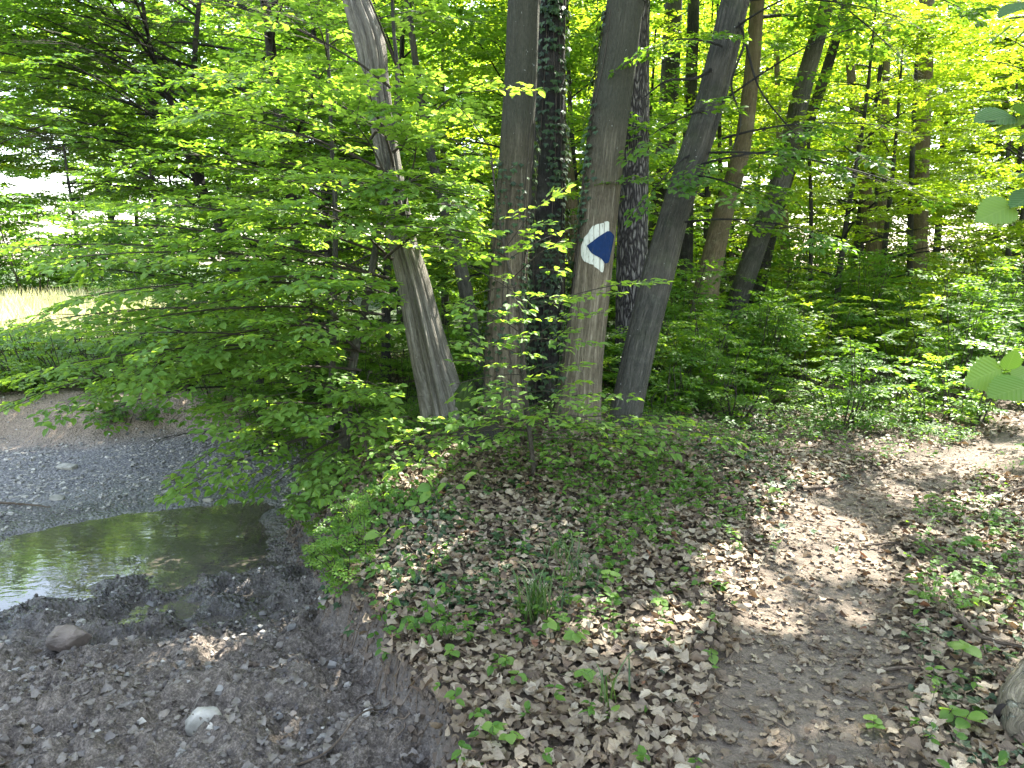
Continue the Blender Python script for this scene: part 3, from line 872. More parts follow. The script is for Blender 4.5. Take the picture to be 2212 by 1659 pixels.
# painted arrow mark: follows the trunk's own surface
bvh = BVHTree.FromPolygons([tuple(v) for v in V4], [tuple(int(i) for i in f) for f in F4])
def crop(x, y): return (1380 + x / 6.913) * .864, (500 + y / 6.913) * .864
def paint(name, top, bot, off, mat, parent, cols=14, rows=22):
    st = rng.normal(0, 9) if mat is M_WHITE else 0
    top = [(q[0], q[1] + st) for q in top]; bot = [(q[0], q[1] + (rng.normal(0, 8) if mat is M_WHITE else 0)) for q in bot]
    top = np.array([crop(*q) for q in top]); bot = np.array([crop(*q) for q in bot])
    V = []
    for x in np.linspace(top[0, 0], top[-1, 0], cols):
        y0 = np.interp(x, top[:, 0], top[:, 1]) + rng.normal(0, .12); y1 = np.interp(x, bot[:, 0], bot[:, 1]) + rng.normal(0, .12)
        for y in np.linspace(y0, y1, rows):
            d = P(x, y, 6.0) - np.array([0, 0, CAM_Z]); d = d / np.linalg.norm(d)
            h = bvh.ray_cast(Vector((0, 0, CAM_Z)), Vector(d))
            q = np.array(h[0]) + np.array(h[1]) * (off * (1 if Vector(d).dot(h[1]) < 0 else -1)) if h[0] is not None else None
            V.append(q)
    ok = [q is not None for q in V]; lastq = None
    V = [q if q is not None else np.zeros(3) for q in V]
    F = []
    for i in range(cols - 1):
        for j in range(rows - 1):
            a, b, c, d = i * rows + j, i * rows + j + 1, (i + 1) * rows + j + 1, (i + 1) * rows + j
            if ok[a] and ok[b] and ok[c] and ok[d]: F.append((a, b, c, d))
    used, inv = np.unique(np.array(F), return_inverse=True)
    return link(name, raw_mesh(name, np.array(V)[used] - np.array(A4.location), [inv.reshape(-1, 4)], None, True, [mat]), parent)
mark = link('trail_mark', None, A4, 'white painted trail mark with a dark blue triangle pointing left')
Tp = [(508, 800), (560, 650), (640, 560), (700, 470), (760, 425), (860, 395), (960, 376), (985, 400)]
Bt = [(508, 960), (560, 1050), (640, 1100), (700, 1120), (780, 1190), (850, 1250), (880, 1244), (900, 1140), (985, 1140)]
strips = [(508, 641), (645, 720), (727, 818), (829, 893), (903, 985)]
def cut(pl, a, b):
    X = [q[0] for q in pl]; Y = [q[1] for q in pl]
    return [(x, float(np.interp(x, X, Y))) for x in sorted({a, b, *[x for x in X if a < x < b]})]
for a, b in strips:
    b2 = min(b, 900)
    if a < 900: pass
    paint('white_paint', cut(Tp, a, b), cut([(508, 960), (560, 1050), (640, 1100), (700, 1120), (780, 1190), (850, 1250), (880, 1244), (900, 1120), (925, 1000), (985, 700)], a, b), .004, M_WHITE, mark, 8, 24)
paint('blue_triangle', [(612, 790), (780, 650), (950, 535), (1010, 545), (1060, 620)], [(612, 800), (680, 915), (750, 960), (840, 1010), (910, 1100), (975, 1080), (1010, 900), (1060, 640)], .008, M_BLUE, mark, 24, 20)

# trees behind
BGT = [
 ('oak_tree', [(1376, -60, 62, 9.6), (1372, 100, 62, 9.6), (1368, 400, 64, 9.6), (1364, 700, 68, 9.6)], M_OAK, 'upright oak trunk with rough ridged dark bark behind the marked trunk', 11),
 ('tan_tree', [(1640, -40, 30, 12), (1622, 180, 34, 12), (1600, 330, 38, 12), (1562, 460, 44, 12), (1530, 600, 52, 12), (1520, 660, 58, 12)], M_WOODLIT, 'tan trunk with fine ridges leaning right, just right of the clump', 9),
 ('leaning_tree', [(1800, -40, 30, 12.6), (1735, 190, 40, 12.6), (1692, 370, 44, 12.6), (1640, 510, 46, 12.6), (1596, 640, 46, 12.6)], M_BARK, 'grey trunk leaning strongly right beyond the clump, under dark foliage', 10),
 ('leaning_tree', [(1770, 200, 24, 13.6), (1720, 330, 28, 13.6), (1670, 470, 36, 13.6), (1632, 620, 44, 13.6)], M_DARKBARK, 'dark ivy grown trunk leaning right, close behind the strongly leaning grey one', 9),
 ('slender_tree', [(1500, -60, 26, 13), (1492, 200, 28, 13), (1484, 400, 30, 13), (1478, 640, 36, 13)], M_DARKBARK, 'slender dark trunk glimpsed behind the right leaning stem of the clump', 10),
 ('straight_tree', [(2004, -60, 32, 16.5), (1999, 120, 33, 16.5), (1992, 300, 34, 16.5), (1984, 520, 38, 16.5)], M_WOODLIT, 'straight brown trunk standing in bright yellow green foliage at the right', 12),
 ('slender_tree', [(1835, 120, 18, 17), (1850, 280, 21, 17), (1868, 400, 25, 17), (1886, 540, 28, 17)], M_WOODLIT, 'thin crooked trunk bending left in the bright foliage at the right', 10),
 ('slender_tree', [(1916, 100, 14, 18.5), (1908, 380, 19, 18.5), (1905, 560, 21, 18.5)], M_WOODLIT, 'thin upright trunk left of the straight brown trunk in the bright foliage', 10),
 ('slender_tree', [(1680, 200, 13, 17), (1690, 420, 18, 17), (1700, 600, 22, 17)], M_WOODLIT, 'thin pale trunk far back beside the leaning trunks', 10),
 ('slender_tree', [(1746, 300, 7, 14), (1752, 450, 8, 14), (1750, 640, 9, 14)], M_DARKBARK, 'pencil thin dark stem right of the leaning trunks', 5),
 ('slender_tree', [(1972, 300, 11, 15), (1968, 420, 12, 15), (1966, 520, 13, 15)], M_DARKBARK, 'thin dark stem touching the left side of the straight brown trunk', 6),
 ('brown_tree', [(1205, 200, 24, 11), (1222, 330, 28, 11), (1240, 520, 34, 11), (1250, 700, 36, 11)], M_WOODLIT, 'brown trunk seen in the gap between the ivy covered and the marked trunks', 9),
 ('crooked_tree', [(900, 150, 16, 8.4), (930, 330, 22, 8.4), (975, 500, 28, 8.4), (1008, 640, 32, 8.4), (1028, 800, 34, 8.4), (1030, 880, 38, 8.4)], M_BARK, 'crooked grey stem behind the dead trunk, half hidden by leaves', 7),
 ('dark_tree', [(1455, 0, 40, 15), (1440, 300, 44, 15), (1404, 700, 48, 15)], M_DARKBARK, 'dark distant trunk between the oak and the right leaning stem', 12),
 ('slender_tree', [(1556, 380, 10, 15.5), (1560, 500, 12, 15.5), (1566, 640, 14, 15.5)], M_DARKBARK, 'thin dark stem behind the tan ridged trunk', 8),
]
bgt = []
for i, (nm, pts, mat, lab, top) in enumerate(BGT):
    r = tree(nm, pts, mat, lab, 40 + i * 3, top=top, rings=24 if i else 48, n=60, amp=.05)
    bgt.append(r)

print('trunks done')
# canopies over the clump (above the frame)
for k, (T, pth, rd) in enumerate(((A2, a2p, a2r), (A3, a3p, a3r), (A4, a4p, a4r), (A5, a5p, a5r))):
    canopy(T, pth, rd, k, 4.6, 10.3, 20, 3.4, keep=lambda p: p[:, 0] > -.7 + .5 * vnoise(p[:, 1], p[:, 2], 5))
canopy(bgt[0][0], bgt[0][2], bgt[0][3], 9, 5.0, 11, 20, 3.6)
canopy(bgt[1][0], bgt[1][2], bgt[1][3], 9, 5.0, 9, 22, 3.4)
for (x_, y_, lab) in [(6.9, 7.2, 'unseen hornbeam added just outside the right edge to shade the path'), (6.2, 3.6, 'unseen hornbeam added for shade right of the path, beside the camera')]:  # unseen trees added so that their crowns shade the foreground
    z_ = hz(x_, y_); T_ = thing('hornbeam_tree', (x_, y_, z_), lab, 'tree')
    pt_ = smooth_path([[x_, y_, z_ - .2], [x_ + .1, y_, 3], [x_ - .2, y_ + .1, 7], [x_ - .3, y_, 11]], 60); rd_ = np.linspace(.17, .05, 60)
    V_, F_, B_ = tube(pt_ - np.array(T_.location), rd_, 32, flute_shape(int(x_ * 10)))
    link('trunk', raw_mesh('trunk', V_, [F_], {'bark': B_}, True, [M_BARK]), T_)
    canopy(T_, pt_, rd_, 5, 4.8, 11, 24, 3.8)

# ------------------------------------------------------------------ understory trees left of the clump
def limbs_auto(cr, w, path, rad, z0, z1, n, L, az0, az1, sub=8, sc=1.0, sublen=.7, rise=.15, r0=None):
    zs = path[:, 2]
    for k in range(n):
        z = z0 + (z1 - z0) * (k + rng.random()) / n
        i = int(np.clip(np.searchsorted(zs, z), 1, len(zs) - 1)); p = path[i]
        az = rng.uniform(az0, az1)
        l = L * rng.uniform(.6, 1.15)
        e = p + np.array([math.cos(az) * l, math.sin(az) * l, l * rng.normal(rise, .12)])
        limb(cr, w, p, e, .07, r0 or max(.008, rad[i] * .4), sub, sublen, sc, .15)

def clear_of(p):
    """keep near foliage out of the open view in the far left and off the bare ground"""
    u, v, f = pix(p)
    bad = (u < 150 + 60 * np.sin(v * .02)) & (v > 265) & (v < 700)
    bad |= (u < 330) & (v > 640) & (v < 745)
    bad |= (v > 890) & (u < 560) & (p[:, 1] > 6.4)
    bad |= (v < -250)
    return ~bad & sun_ok(p)

D2R = math.radians
# L1: thin dark trunk
U = []
t, _, pth, rad, _, _ = tree('understory_tree', [(565, -60, 20, 8.6), (580, 60, 22, 8.6), (602, 240, 24, 8.6), (626, 400, 25, 8.6), (650, 560, 26, 8.6), (668, 720, 30, 8.6)], M_DARKBARK, 'thin dark trunk rising behind the bright leaves left of the dead trunk', 81, top=6.5, rings=20, n=50, amp=.05)
cr = Crown(.066); w = Wood()
limbs_auto(cr, w, pth, rad, 1.0, 6.3, 26, 2.0, D2R(100), D2R(300), 9)
limbs_auto(cr, w, pth, rad, 1.2, 6.3, 10, 1.6, D2R(-60), D2R(100), 8)
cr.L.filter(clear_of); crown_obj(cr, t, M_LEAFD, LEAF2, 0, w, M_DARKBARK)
# L2
t, _, pth, rad, _, _ = tree('understory_tree', [(230, 120, 9, 8.2), (310, 200, 14, 8.2), (390, 290, 18, 8.2), (432, 400, 22, 8.2), (490, 520, 26, 8.2), (540, 700, 30, 8.2), (560, 800, 32, 8.2)], M_DARKBARK, 'dark forked understory trunk leaning left over the stream bed', 84, top=None, rings=20, n=50, amp=.05)
cr = Crown(.066); w = Wood()
fork = np.array([P(u, v, 8.15) for u, v in [(440, 430), (425, 320), (418, 190), (425, 60), (440, -80)]]); w.add(smooth_path(fork, 20), np.linspace(.045, .02, 20), 8)
fork2 = np.array([P(u, v, 8.1) for u, v in [(432, 400), (380, 250), (330, 120), (300, -40)]]); w.add(smooth_path(fork2, 20), np.linspace(.04, .015, 20), 8)
for pp in (smooth_path(fork, 30), smooth_path(fork2, 30), pth):
    limbs_auto(cr, w, pp, np.full(len(pp), .03), pp[:, 2].min() + .2, pp[:, 2].max(), 17, 1.9, D2R(110), D2R(290), 9, r0=.014)
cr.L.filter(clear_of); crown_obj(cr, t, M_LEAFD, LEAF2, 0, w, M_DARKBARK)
# L3 pale greenish thin stem nearer
t, _, pth, rad, _, _ = tree('hornbeam_sapling', [(708, 100, 7, 7.0), (716, 300, 9, 7.0), (724, 440, 12, 7.0), (724, 560, 13, 7.0), (720, 720, 14, 7.0), (716, 860, 15, 7.0)], M_BARK, 'thin pale green stem behind the bright leaf tiers left of the dead trunk', 87, top=5, rings=12, n=40, amp=.04)
cr = Crown(.062); w = Wood()
limbs_auto(cr, w, pth, rad, .6, 5.0, 34, 1.35, D2R(90), D2R(330), 8)
cr.L.filter(clear_of); crown_obj(cr, t, M_LEAF, LEAF2, 0, w, M_TWIG)
print('left trees done')

# front hornbeam shrub: long flat boughs sweeping left; each one given by its two ends
t, _, pth, rad, _, _ = tree('hornbeam_tree', [(850, 60, 8, 5.95), (858, 200, 11, 5.93), (830, 420, 14, 5.9), (800, 600, 17, 5.85), (760, 800, 20, 5.8), (738, 1018, 26, 5.7)], M_BARK, 'young hornbeam on the bank edge spreading bright flat leaf tiers over the pool', 90, top=4.6, rings=16, n=50, amp=.04)
cr = Crown(.066); w = Wood()
BOUGHS = [  # u0,v0,Y0, u1,v1,Y1
 (850, 560, 5.9, 340, 440, 5.5), (850, 380, 5.9, 430, 235, 5.5), (840, 600, 5.8, 120, 560, 5.0), (850, 640, 5.8, 180, 640, 4.9), (830, 680, 5.8, 260, 700, 5.0),
 (800, 700, 5.8, 330, 770, 5.0), (790, 760, 5.8, 90, 800, 4.9), (780, 800, 5.8, 360, 830, 5.0), (800, 620, 5.8, 430, 560, 5.2), (830, 520, 5.9, 520, 500, 5.3),
 (740, 930, 5.7, 400, 1050, 5.4), (735, 900, 5.7, 480, 960, 5.5), (740, 880, 5.7, 520, 880, 5.3), (740, 860, 5.7, 560, 780, 5.2), (745, 940, 5.7, 600, 1040, 5.3),
 (850, 300, 5.9, 560, 150, 5.4), (855, 200, 5.9, 640, 60, 5.4), (860, 150, 5.95, 760, -60, 5.4), (850, 480, 5.9, 600, 340, 5.3), (830, 600, 5.8, 150, 480, 5.6),
 (830, 560, 5.8, 960, 480, 5.4), (850, 420, 5.9, 1020, 330, 5.5), (850, 330, 5.9, 1000, 200, 5.5), (780, 740, 5.8, 860, 700, 5.3), (760, 820, 5.8, 850, 860, 5.3), (745, 900, 5.7, 820, 980, 5.3),
 (870, 470, 5.7, 760, 250, 5.2), (870, 480, 5.6, 900, 300, 5.1), (850, 430, 5.6, 720, 380, 5.1), (860, 400, 5.6, 960, 420, 5.1), (850, 360, 5.7, 800, 200, 5.2), (800, 300, 5.7, 880, 240, 5.2), (840, 480, 5.7, 930, 470, 5.2), (830, 460, 5.7, 880, 380, 5.1), (780, 480, 5.6, 650, 440, 5.1),
 (780, 760, 5.8, 620, 690, 4.9), (770, 780, 5.8, 300, 720, 4.6), (850, 640, 5.8, 560, 600, 4.8), (800, 700, 5.8, 700, 620, 5.0), (760, 820, 5.8, 640, 860, 5.0), (760, 860, 5.8, 780, 900, 5.1),
 (845, 560, 5.9, 700, 460, 5.2), (850, 620, 5.9, 20, 535, 5.4), (800, 700, 5.9, 60, 700, 5.8), (790, 740, 5.9, 20, 870, 5.2)]
for b in BOUGHS:
    a = P(*b[:3]); e = P(*b[3:])
    L = np.linalg.norm(e - a)
    limb(cr, w, a, e, .05, .012, max(5, int(L * 5.0)), .62, 1.0, .12, .055)
def clear2(p):
    u, v, f = pix(p)
    bad = (u < 120) & (v > 265) & (v < 520) | (v > 1085) & (u < 620) | (v < -200)
    bad |= (u > 1040) & (v > 200)
    bad |= (u > 862) & (v > 520) & (v < 1000)
    bad |= (np.abs(u - 800) < 55) & (v < 150)
    return ~bad
cut_crown(cr, clear2); crown_obj(cr, t, M_LEAFN, LEAF6, 300, w, M_TWIG)
print('front hornbeam', sum(len(x) for x in cr.L.p))

# thin sapling in front of the clump
def sapling_px(label, stempts, boughs, mat=M_LEAFN, leaf=.066, single=300, name='hornbeam_sapling', sub=4, subl=.16, kinds=SPARSE, tmpl=LEAF6, bark=M_TWIG, sc=.75):
    rows = [[*P(u, v, Y), w / 2 / FPX * Y] for u, v, w, Y in stempts][::-1]
    base = np.array(rows[0][:3]); g = hz(base[0], base[1]); 
    if base[2] > g: rows = [[base[0], base[1], g - .03, rows[0][3]]] + rows
    R = smooth_path(rows, 40)
    tt = thing(name, (base[0], base[1], g), label, 'sapling')
    off = np.array(tt.location)
    V, F, B = tube(R[:, :3] - off, np.maximum(R[:, 3], .0015), 8, lambda th, s: 1 + .1 * (vnoise(th, s * 12, 3) - .5))
    link('stem', raw_mesh('stem', V, [F], {'bark': B}, True, [bark]), tt)
    cr = Crown(leaf, True, kinds); w = Wood()
    for b in boughs:
        a = P(*b[:3]); e = P(*b[3:6])
        L = np.linalg.norm(e - a)
        limb(cr, w, a, e, .04, .0035, max(2, int(L * sub * 2.2)), subl, sc, .1, .12)
    cut_crown(cr, lambda p: ~((pix(p)[0] < 975) & (pix(p)[1] > 505) & (pix(p)[1] < 900)))
    cut_crown(cr, lambda p: ~((pix(p)[0] > 1225) & (pix(p)[0] < 1345) & (pix(p)[1] > 460) & (pix(p)[1] < 600)))
    crown_obj(cr, tt, mat, tmpl, single, w, M_TWIG)
    return tt
sapling_px('slender sapling with a thin brown stem and bright leaves in front of the clump',
    [(1060, 330, 4, 4.95), (1075, 450, 5, 4.95), (1095, 560, 6, 4.95), (1125, 680, 7, 4.95), (1132, 800, 8, 4.95), (1140, 900, 9, 4.9), (1150, 985, 11, 4.9), (1158, 1075, 13, 4.9)],
    [(1062, 330, 4.95, 985, 220, 4.8), (1070, 360, 4.95, 930, 280, 4.8), (1080, 470, 4.95, 940, 440, 4.7), (1085, 520, 4.95, 830, 490, 4.6), (1100, 560, 4.95, 1205, 505, 4.8), (1120, 640, 4.95, 1000, 570, 4.7),
     (1125, 680, 4.95, 1370, 610, 4.8), (1128, 700, 4.95, 1010, 700, 4.7), (1130, 760, 4.95, 1190, 700, 4.7), (1132, 800, 4.95, 980, 780, 4.6), (1132, 820, 4.95, 1200, 790, 4.7), (1135, 840, 4.95, 1090, 840, 4.6),
     (1138, 900, 4.9, 900, 985, 4.6), (1100, 560, 4.95, 1010, 520, 4.6), (1110, 600, 4.95, 1180, 540, 4.6), (1115, 620, 4.95, 1020, 640, 4.6), (1122, 660, 4.95, 1190, 640, 4.6), (1125, 720, 4.95, 1010, 660, 4.55), (1128, 740, 4.95, 1200, 735, 4.6), (1130, 770, 4.95, 1010, 740, 4.55), (1132, 810, 4.95, 990, 830, 4.55), (1134, 850, 4.95, 1200, 850, 4.6), (1136, 870, 4.9, 1020, 885, 4.55), (1138, 900, 4.9, 1250, 900, 4.5), (1140, 930, 4.9, 850, 960, 4.7), (1138, 880, 4.9, 1300, 850, 4.7), (1142, 920, 4.9, 1420, 900, 4.7), (1145, 950, 4.9, 1330, 960, 4.6), (1140, 930, 4.9, 960, 930, 4.6), (1090, 540, 4.95, 1160, 450, 4.8), (1145, 940, 4.9, 1560, 940, 5.1), (1140, 915, 4.9, 1040, 900, 4.6)])
sapling_px('small sapling with a thin pale stem on the left slope of the mound',
    [(770, 880, 4, 5.2), (790, 960, 6, 5.2), (808, 1060, 8, 5.2)],
    [(780, 900, 5.2, 700, 880, 5.0), (785, 930, 5.2, 880, 900, 5.0), (790, 950, 5.2, 690, 1000, 4.9), (800, 980, 5.2, 900, 1000, 5.0), (775, 880, 5.2, 800, 800, 5.1)])

# big-leaved seedling twig in the foreground
tt = thing('hazel_seedling', on_ground(930, 1245), 'wiry seedling with two thin arching stems and a few large bright leaves on the mound', 'seedling')
off = np.array(tt.location)
def big_leaf(parent, p, d, n, size, rnd=.6, mat=M_LEAFN):
    L = Leaves(); L.add(np.asarray(p) - np.array(parent.location), d, n, size, rnd)
    return link('leaf', L.mesh('leaf', BIGLEAF, mat, smooth=True), parent)
def twig(parent, pts, r0, r1, name='stem', mat=M_STICK):
    R = smooth_path(pts, 24)
    V, F, B = tube(R - np.array(parent.location), np.linspace(r0, r1, 24), 6)
    return link(name, raw_mesh(name, V, [F], {'bark': B}, True, [mat]), parent)
YS = off[1]
s1 = [off, P(942, 1180, YS - .02), P(948, 1120, YS - .05), P(940, 1070, YS - .1), P(930, 1050, YS - .15)]
s2 = [off + [0, 0, .01], P(900, 1200, YS - .1), P(860, 1170, YS - .2), P(810, 1150, YS - .3)]
twig(tt, s1, .003, .0015); twig(tt, s2, .003, .0015)
twig(tt, [P(945, 1090, YS - .06), P(975, 1060, YS - .1), P(1000, 1035, YS - .15)], .002, .001)
twig(tt, [P(860, 1170, YS - .2), P(880, 1130, YS - .25), P(905, 1080, YS - .3)], .002, .001)
for (u, v, du, dv, sz) in [(930, 1050, -40, 10, .10), (935, 1050, -15, -25, .09), (945, 1060, 25, -25, .09), (930, 1060, -30, 30, .08), (1000, 1035, 30, -18, .11), (985, 1050, 30, 5, .07), (1005, 1040, 12, -14, .08),
                           (905, 1080, 25, -10, .09), (900, 1085, -30, 5, .09), (890, 1095, 20, 12, .07), (820, 1150, -40, 14, .12), (830, 1155, 10, -22, .08), (850, 1160, 25, -20, .09), (835, 1160, -20, 22, .08), (865, 1140, 30, -12, .08)]:
    Y = YS - .2
    a = P(u, v, Y); b = P(u + du, v + dv, Y - .03)
    big_leaf(tt, a, b - a, [rng.normal(0, .3), -.25 + rng.normal(0, .3), 1], sz * .68, rng.random())

# twig with big leaves hanging into the right edge, close to the lens
tt = thing('hazel_branch', (1.55, 1.7, 1.2), 'hazel twigs with a few big soft leaves reaching in at the right edge', 'branch')
for pts in ([(2330, 260, 1.75), (2200, 262, 1.7), (2130, 262, 1.65)], [(2330, 360, 1.7), (2230, 430, 1.65), (2180, 450, 1.6)], [(2340, 760, 1.55), (2250, 800, 1.5), (2180, 815, 1.5)], [(2350, 0, 1.7), (2250, 30, 1.7), (2180, 40, 1.65)]):
    twig(tt, [P(*q) for q in pts], .003, .0015, 'twig', M_TWIG)
for (u, v, Y, du, dv, n, sz, mt) in [(2190, 250, 1.68, -95, 6, (.1, -.55, .8), .115, M_IVY), (2230, 262, 1.7, -110, 14, (.1, .3, 1), .12, M_LEAFD), (2235, 258, 1.66, -20, -26, (0, -.2, 1), .09, M_LEAFD), (2260, 270, 1.6, -70, 26, (-.1, .5, 1), .10, M_LEAFD),
        (2190, 442, 1.6, -95, 36, (.2, -.7, .7), .11, M_LEAFN), (2250, 410, 1.6, -75, 35, (0, -.3, .9), .10, M_LEAFD), (2260, 360, 1.6, -60, 15, (0, .2, 1), .09, M_LEAFD),
        (2165, 795, 1.5, -88, 38, (.25, -1, .35), .105, M_LEAFN), (2175, 800, 1.5, 20, -40, (0, -.7, .7), .06, M_LEAFN), (2230, 830, 1.45, -100, 22, (-.1, -.5, 1), .12, M_LEAFN), (2225, 800, 1.5, -30, 20, (0, -.8, .7), .07, M_LEAFN),
        (2225, 5, 1.68, -70, 25, (0, -.3, 1), .10, M_LEAFD), (2250, 30, 1.7, -50, 40, (0, .5, 1), .10, M_LEAFD), (2180, 60, 1.65, -70, 45, (.1, .3, 1), .07, M_LEAFD)]:
    a = P(u, v, Y); b = P(u + du, v + dv, Y - .02)
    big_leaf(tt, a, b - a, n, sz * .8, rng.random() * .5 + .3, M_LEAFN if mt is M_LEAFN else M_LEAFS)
print('front plants done')

# ------------------------------------------------------------------ foliage behind: shared meshes copied as single trees
def proto_tree(nm, leaf, mat, H, n, L, z0, sub, sc, tr=.07, sublen=1.0, lean=.1):
    path = smooth_path([[0, 0, -.2], [lean * .3, 0, H * .3], [lean, .05, H * .65], [lean * 1.2, .1, H]], 30)
    rad = np.linspace(tr, tr * .2, 30)
    w = Wood(); cr = Crown(leaf, False)
    V, F, B = tube(path, rad, 10, flute_shape(3, .05))
    tm = raw_mesh('trunk', V, [F], {'bark': B}, True, [M_DARKBARK])
    limbs_auto(cr, w, path, rad, z0, H, n, L, 0, 2 * math.pi, sub, sc, sublen)
    cr.T = Sticks()
    return tm, cr.L.mesh('crown', LEAF2, mat), w.mesh('branches', M_DARKBARK), len(cr.L.cat()[0])
PR = {}
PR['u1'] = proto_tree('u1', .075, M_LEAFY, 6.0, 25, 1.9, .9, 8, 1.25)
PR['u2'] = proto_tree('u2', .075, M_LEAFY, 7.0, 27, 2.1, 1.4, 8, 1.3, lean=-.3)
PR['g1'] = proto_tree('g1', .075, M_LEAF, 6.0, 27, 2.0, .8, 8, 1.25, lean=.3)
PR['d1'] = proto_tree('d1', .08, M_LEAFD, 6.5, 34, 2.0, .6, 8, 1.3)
PR['c1'] = proto_tree('c1', .16, M_LEAF, 14, 44, 3.8, 3.0, 8, 2.6, .16, 2.0)
PR['c2'] = proto_tree('c2', .16, M_LEAFY, 15, 44, 4.0, 4.0, 8, 2.6, .18, 2.0)
print({k: v[3] for k, v in PR.items()})
def put_tree(key, x, y, s, label, group, name='understory_tree', zrot=None):
    tm, cm, bm, _ = PR[key]
    z = hz(x, y)
    t = thing(name, (x, y, z), label, 'tree', group)
    t.rotation_euler.z = rng.uniform(0, 6.28) if zrot is None else zrot
    t.scale = (s, s, s * rng.uniform(.9, 1.1))
    link('trunk', tm, t); link('crown', cm, t, kind='stuff'); link('branches', bm, t, kind='stuff')
    return t

# middle, behind the clump
for (x, y, k, s) in [(-1.6, 9.6, 'g1', .95), (-.3, 10.4, 'g1', 1.0), (1.0, 11.2, 'g1', .95), (-2.6, 11.2, 'd1', 1.05), (.4, 13.5, 'u2', 1.0), (-1.2, 14.0, 'u1', 1.1), (2.0, 13.4, 'g1', .95)]:
    put_tree(k, x, y, s, 'leafy understory tree crowding the view behind the trunks of the clump', 'understory trees behind the clump')
# right, sunlit
for (x, y, k, s) in [(3.6, 14.5, 'u1', .95), (5.4, 13.0, 'u2', .9), (6.9, 14.6, 'u1', 1.0), (8.6, 13.0, 'u2', .95), (7.6, 17.5, 'u2', 1.15), (10.3, 16.0, 'u1', 1.1), (4.6, 18.5, 'u1', 1.1), (12, 19, 'u2', 1.2), (9.5, 20.5, 'u1', 1.2), (6.2, 22, 'u2', 1.2), (2.6, 20, 'u1', 1.2), (13.5, 22, 'u1', 1.3), (3.0, 25, 'u2', 1.4), (8, 26, 'u1', 1.4), (12, 27, 'u2', 1.5), (16, 26, 'u1', 1.5)]:
    put_tree(k, x, y, s, 'sunlit yellow green understory tree in the wood right of the clump', 'sunlit understory trees at the right')
# far ring
for i in range(34):
    a = -1.15 + 2.35 * i / 33 + rng.normal(0, .02); r = rng.uniform(33, 42) if i % 2 else rng.uniform(42, 52)
    x, y = r * math.sin(a), r * math.cos(a)
    if -34 < x < -10 and y < 36: y += 8; x -= 2
    put_tree('c1' if i % 3 else 'c2', x, y, rng.uniform(.85, 1.15), 'tall leafy tree in the far belt of woodland around the clearing', 'far belt of trees', 'woodland_tree')
for i in range(30):
    a = -1.1 + 2.3 * i / 29 + rng.normal(0, .02); r = rng.uniform(29, 34) + (9 if -.95 < a < -.3 else 0)
    put_tree('u1' if a > 0 else 'g1', r * math.sin(a), r * math.cos(a), rng.uniform(1.3, 1.8), 'bushy tree at the woodland edge in the far background', 'far bushy trees')
# canopy trees in the middle distance on the right, above the frame mostly
for (x, y, s) in [(6.5, 10.5, .9), (11.0, 12.5, 1.0), (15, 16, 1.0), (2.5, 17, 1.0), (9, 30, 1.1), (-.5, 19, 1.0), (19, 22, 1.1)]:
    pass
# dark trees in the left middle distance
for (x, y, k, s) in [(-4.6, 12.8, 'd1', .9), (-3.4, 14.5, 'd1', 1.0), (-6.8, 15.5, 'g1', .8), (-5.0, 18, 'g1', 1.1), (-2.6, 18, 'g1', 1.2)]:
    put_tree(k, x, y, s, 'shady green understory tree behind the leaf tiers left of the clump', 'understory trees beyond the stream bed')
print('bg trees done')

# ------------------------------------------------------------------ shrubs and undergrowth
def proto_shrub(seed, H, R, n, leaf, mat, sc=.9):
    cr = Crown(leaf, False, SPRAYS); w = Wood(); st = Sticks()
    for k in range(n):
        az = rng.uniform(0, 6.28); rr = R * math.sqrt(rng.random()) * .5; hh = H * rng.uniform(.5, 1.1)
        b = np.array([math.cos(az) * rr * .3, math.sin(az) * rr * .3, -.05]); e = np.array([math.cos(az) * rr, math.sin(az) * rr, hh])
        R2 = smooth_path([b, (b + e) / 2 + rng.normal(0, .05, 3), e], 8)
        w.add(R2, np.linspace(.008, .003, 8), 4)
        for q in range(max(3, int(hh / .12))):
            f = .15 + .85 * (q + rng.random()) / max(3, int(hh / .12)); p = b + (e - b) * f
            a2 = rng.uniform(0, 6.28)
            cr.spray(p, [math.cos(a2), math.sin(a2), rng.normal(.08, .15)], [rng.normal(0, .2), rng.normal(0, .2), 1], sc * rng.uniform(.7, 1.2))
    return w.mesh('stems', M_TWIG), cr.L.mesh('foliage', LEAF2, mat), len(cr.L.cat()[0])
SH = [proto_shrub(i, H, R, n, .062, m, s) for i, (H, R, n, m, s) in enumerate([(1.1, 1.0, 9, M_LEAF, .9), (.8, 1.0, 9, M_LEAFD, .9), (1.3, 1.1, 10, M_LEAFD, 1.0), (1.2, 1.0, 10, M_LEAFY, .95), (.5, .8, 9, M_LEAF, .7), (.45, .8, 9, M_LEAFD, .7)])]
print('shrub leaves', [s[2] for s in SH])
def put_shrub(i, x, y, s, label, group, name='leafy_shrub'):
    wm, fm, _ = SH[i]
    t = thing(name, (x, y, hz(x, y)), label, 'shrub', group)
    t.rotation_euler.z = rng.uniform(0, 6.28); t.scale = (s, s, s)
    link('stems', wm, t, kind='stuff'); link('foliage', fm, t, kind='stuff')
